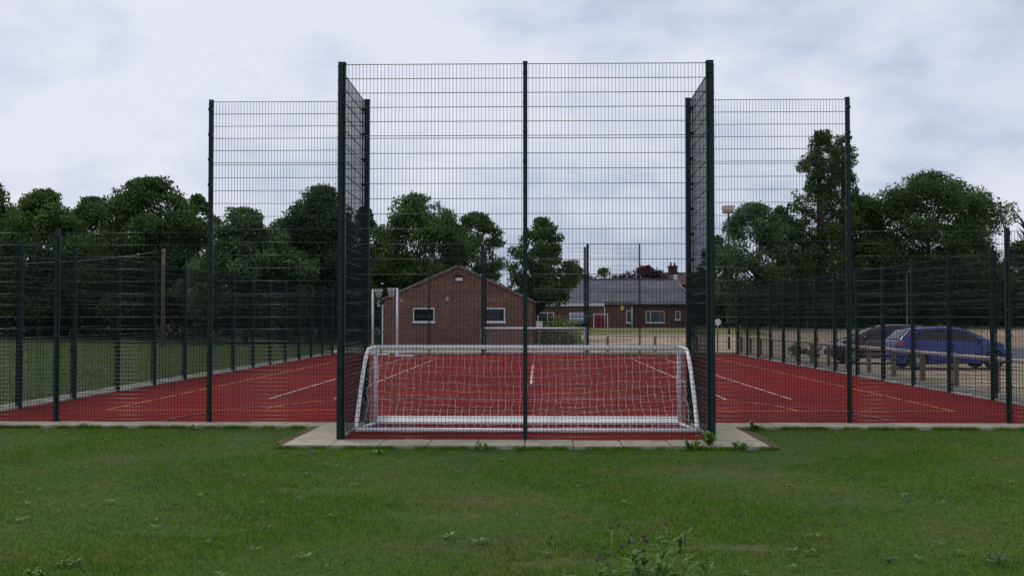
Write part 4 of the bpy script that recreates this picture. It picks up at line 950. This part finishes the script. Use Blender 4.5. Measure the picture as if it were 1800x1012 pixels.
# lawn weeds beyond counting: small rosettes of dandelion and plantain
rs=np.random.RandomState(77); Q=[]
for i in range(120):
    x=rs.uniform(-9.5,9.2); y=6.6*(17.4/6.6)**rs.uniform()
    if y>BY-1 and BL-1.0<x<BR+1.0: continue
    Q+=ros(rs,x,y,rs.randint(4,10),rs.uniform(.04,.09),rs.uniform(.007,.014),.15,.8,.0)
tag(link('lawn_weeds',np_mesh('lawn_weeds',np.array(Q),4,L_weed)),'small leafy weeds scattered through the mown lawn',None,None,'stuff')
Q=[]
for i in range(90):
    x=rs.uniform(-9.5,9.2); y=6.6*(17.0/6.6)**rs.uniform()
    if y>BY-1 and BL-1.0<x<BR+1.0: continue
    Q+=ros(rs,x,y,rs.randint(3,8),rs.uniform(.04,.10),rs.uniform(.006,.014),.15,.9,.0)
tag(link('pale_lawn_weeds',np_mesh('pale_lawn_weeds',np.array(Q),4,L_weedgrey)),'small pale leafy weeds scattered through the mown lawn',None,None,'stuff')
def weed(label,px,py,n,L,w,u0=.5,u1=1.2,seed=0,m=None,cat='weed',name='weed'):
    p=gr(px,py); r_=np.random.RandomState(seed+px); q=[]
    for k in range(3): q+=ros(r_,r_.normal(0,L*.25),r_.normal(0,L*.2),n//3+1,L,w,u0,u1)
    o=link(name,np_mesh(name,np.array(q),4,m or L_weed)); o.location=(p.x,p.y,.0); return tag(o,label,cat,'weeds along the paving')
weed('leafy weed at the foot of the right cage post',1246,786,26,.36,.026,.7,1.4)
weed('second leafy weed just left of the one at the right cage post',1222,790,20,.24,.022,.5,1.3)
weed('low spreading weed on the front edge of the paving, right of the cage',1300,790,26,.22,.016,.5,1.3)
weed('small weed growing between the cage post weed and the spreading one',1272,786,8,.14,.012)
weed('single weed on the inner corner of the right paving',1330,754,12,.22,.028)
weed('broad pointed dock weed in front of the slabs, left of the middle post',850,790,12,.17,.022,.6,1.3)
weed('ragged weed in front of the slabs below the middle post',908,790,12,.13,.014)
weed('dark weed low in the grass in front of the left cage corner',664,795,12,.14,.018,.3,.9)
weed('wispy weed on the front edge of the slabs between left cage post and dock weed',770,789,10,.12,.010)
weed('weed growing against the slabs below the tall left fence post',338,753,12,.14,.016)
weed('small weed growing against the slabs near the left low fence post',148,750,10,.12,.016)
weed('bluish weed patch in the lawn at the lower left',120,992,18,.09,.010,.5,1.2,3)
weed('leafy weed clump at the bottom left corner',75,1012,18,.10,.011,.5,1.2,4)
weed('weed clump in the lawn at the bottom right',1560,985,16,.08,.008,.5,1.3,5,L_weedgrey)
weed('weed with upright shoots in the lawn at the lower right edge',1750,985,18,.13,.007,.7,1.4,6,L_weedgrey)
weed('tuft of long grass blades at the bottom, left of the thistles',1098,1020,44,.24,.0045,.8,1.45,21,None,'grass tuft','grass_tuft')
weed('tuft of long grass blades among the thistles at the bottom',1150,1022,54,.28,.005,.8,1.45,22,None,'grass tuft','grass_tuft')
weed('tuft of long grass blades right of the thistles at the bottom',1205,1022,44,.24,.0045,.7,1.4,23,None,'grass tuft','grass_tuft')
weed('short tuft of grass blades under the tall lone seed stalk',1062,1016,30,.16,.004,.7,1.4,24,None,'grass tuft','grass_tuft')
def stalk(label,px,py,h,seed,heads=1,lean=.05,leafy=0,thick=.0028,hr=.009,name='seed_stalk',group='dry seed stalks at the bottom of the photo'):
    p=gr(px,py); rg=random.Random(seed+px); t=thing(name,label,'weed',(p.x,p.y,-.02),0,group)
    b=MB(); hd=MB(); q=[]; r_=np.random.RandomState(seed+px)
    lx=rg.uniform(-lean,lean); main=[Vector((0,0,0)),Vector((lx*.3,rg.uniform(-.02,.02),h*.4)),Vector((lx*.7,rg.uniform(-.02,.02),h*.75)),Vector((lx,0,h))]
    b.tube(main,[thick*1.3,thick*1.1,thick,thick*.7],6)
    tips=[main[-1]]
    for k in range(heads-1):
        f=rg.uniform(.45,.85); s=main[1].lerp(main[3],f); e_=s+Vector((rg.uniform(-.09,.09),rg.uniform(-.06,.06),rg.uniform(.05,.14))); b.tube([s,(s+e_)/2+Vector((0,0,-.01)),e_],[thick*.8,thick*.7,thick*.6],5); tips.append(e_)
    for e_ in tips:
        hd=MB(); r0=hr*rg.uniform(.8,1.2); d=Vector((rg.uniform(-.4,.4),rg.uniform(-.4,.4),1)).normalized()
        hd.tube([e_-d*r0*.8,e_-d*r0*.3,e_+d*r0*.5,e_+d*r0*1.4,e_+d*r0*1.9],[r0*.3,r0*.9,r0,r0*.8,r0*.25],8)
        for j in range(10): an=rg.uniform(0,6.28); hd.tube([e_+d*r0,e_+d*r0*(1.8)+Vector((math.cos(an)*r0*1.1,math.sin(an)*r0*1.1,r0*.5))],[.0012,.0006],3,False)
        hd.build('seed_head',L_head,t)
    b.build('stem',L_stem,t)
    if leafy:
        for k in range(leafy):
            f=rg.uniform(.05,.85); c=main[0].lerp(main[3],f)
            q+=ros(r_,c.x,c.y,3,.16*(1.2-f),.015,.2,1.1,c.z,4)
        link('leaves',np_mesh('leaves',np.array(q),4,L_weed),t)
stalk('double pale seed stalk at the bottom, leftmost of the stalks',979,1030,.29,1,2,.01)
stalk('single thin seed stalk just right of the double one',1003,1030,.26,2,1,.02)
stalk('tallest green seed stalk, standing alone in the foreground',1074,1040,.42,3,1,.02,0,.0035)
stalk('short bent brown stalk between the tall green one and the thistles',1098,1045,.26,4,2,.16)
stalk('brown leaning stalk with a dark head left of the thistles',1112,1035,.36,5,2,.07)
stalk('bright green straight seed stalk among the thistles',1147,1040,.33,6,1,.04,0,.0035)
GT='thistles at the bottom of the photo'
stalk('low thistle with dark tufted heads',1065,1040,.17,7,3,.05,6,.004,.013,'thistle',GT)
stalk('leafy thistle with two dark heads, left of the tall thistle',1128,1040,.33,8,4,.08,12,.004,.014,'thistle',GT)
stalk('tall thistle with many small buds',1160,1035,.44,9,6,.05,14,.004,.009,'thistle',GT)
stalk('tall leafy thistle rightmost of the thistles',1190,1030,.38,10,4,.05,16,.005,.008,'thistle',GT)
stalk('small green thistle behind the seed stalks',1140,1012,.18,11,3,.08,10,.004,.012,'thistle',GT)
stalk('thin weed with dark upright stem right of the thistles',1236,1040,.30,12,2,.1,6,.003,.006,'thistle',GT)
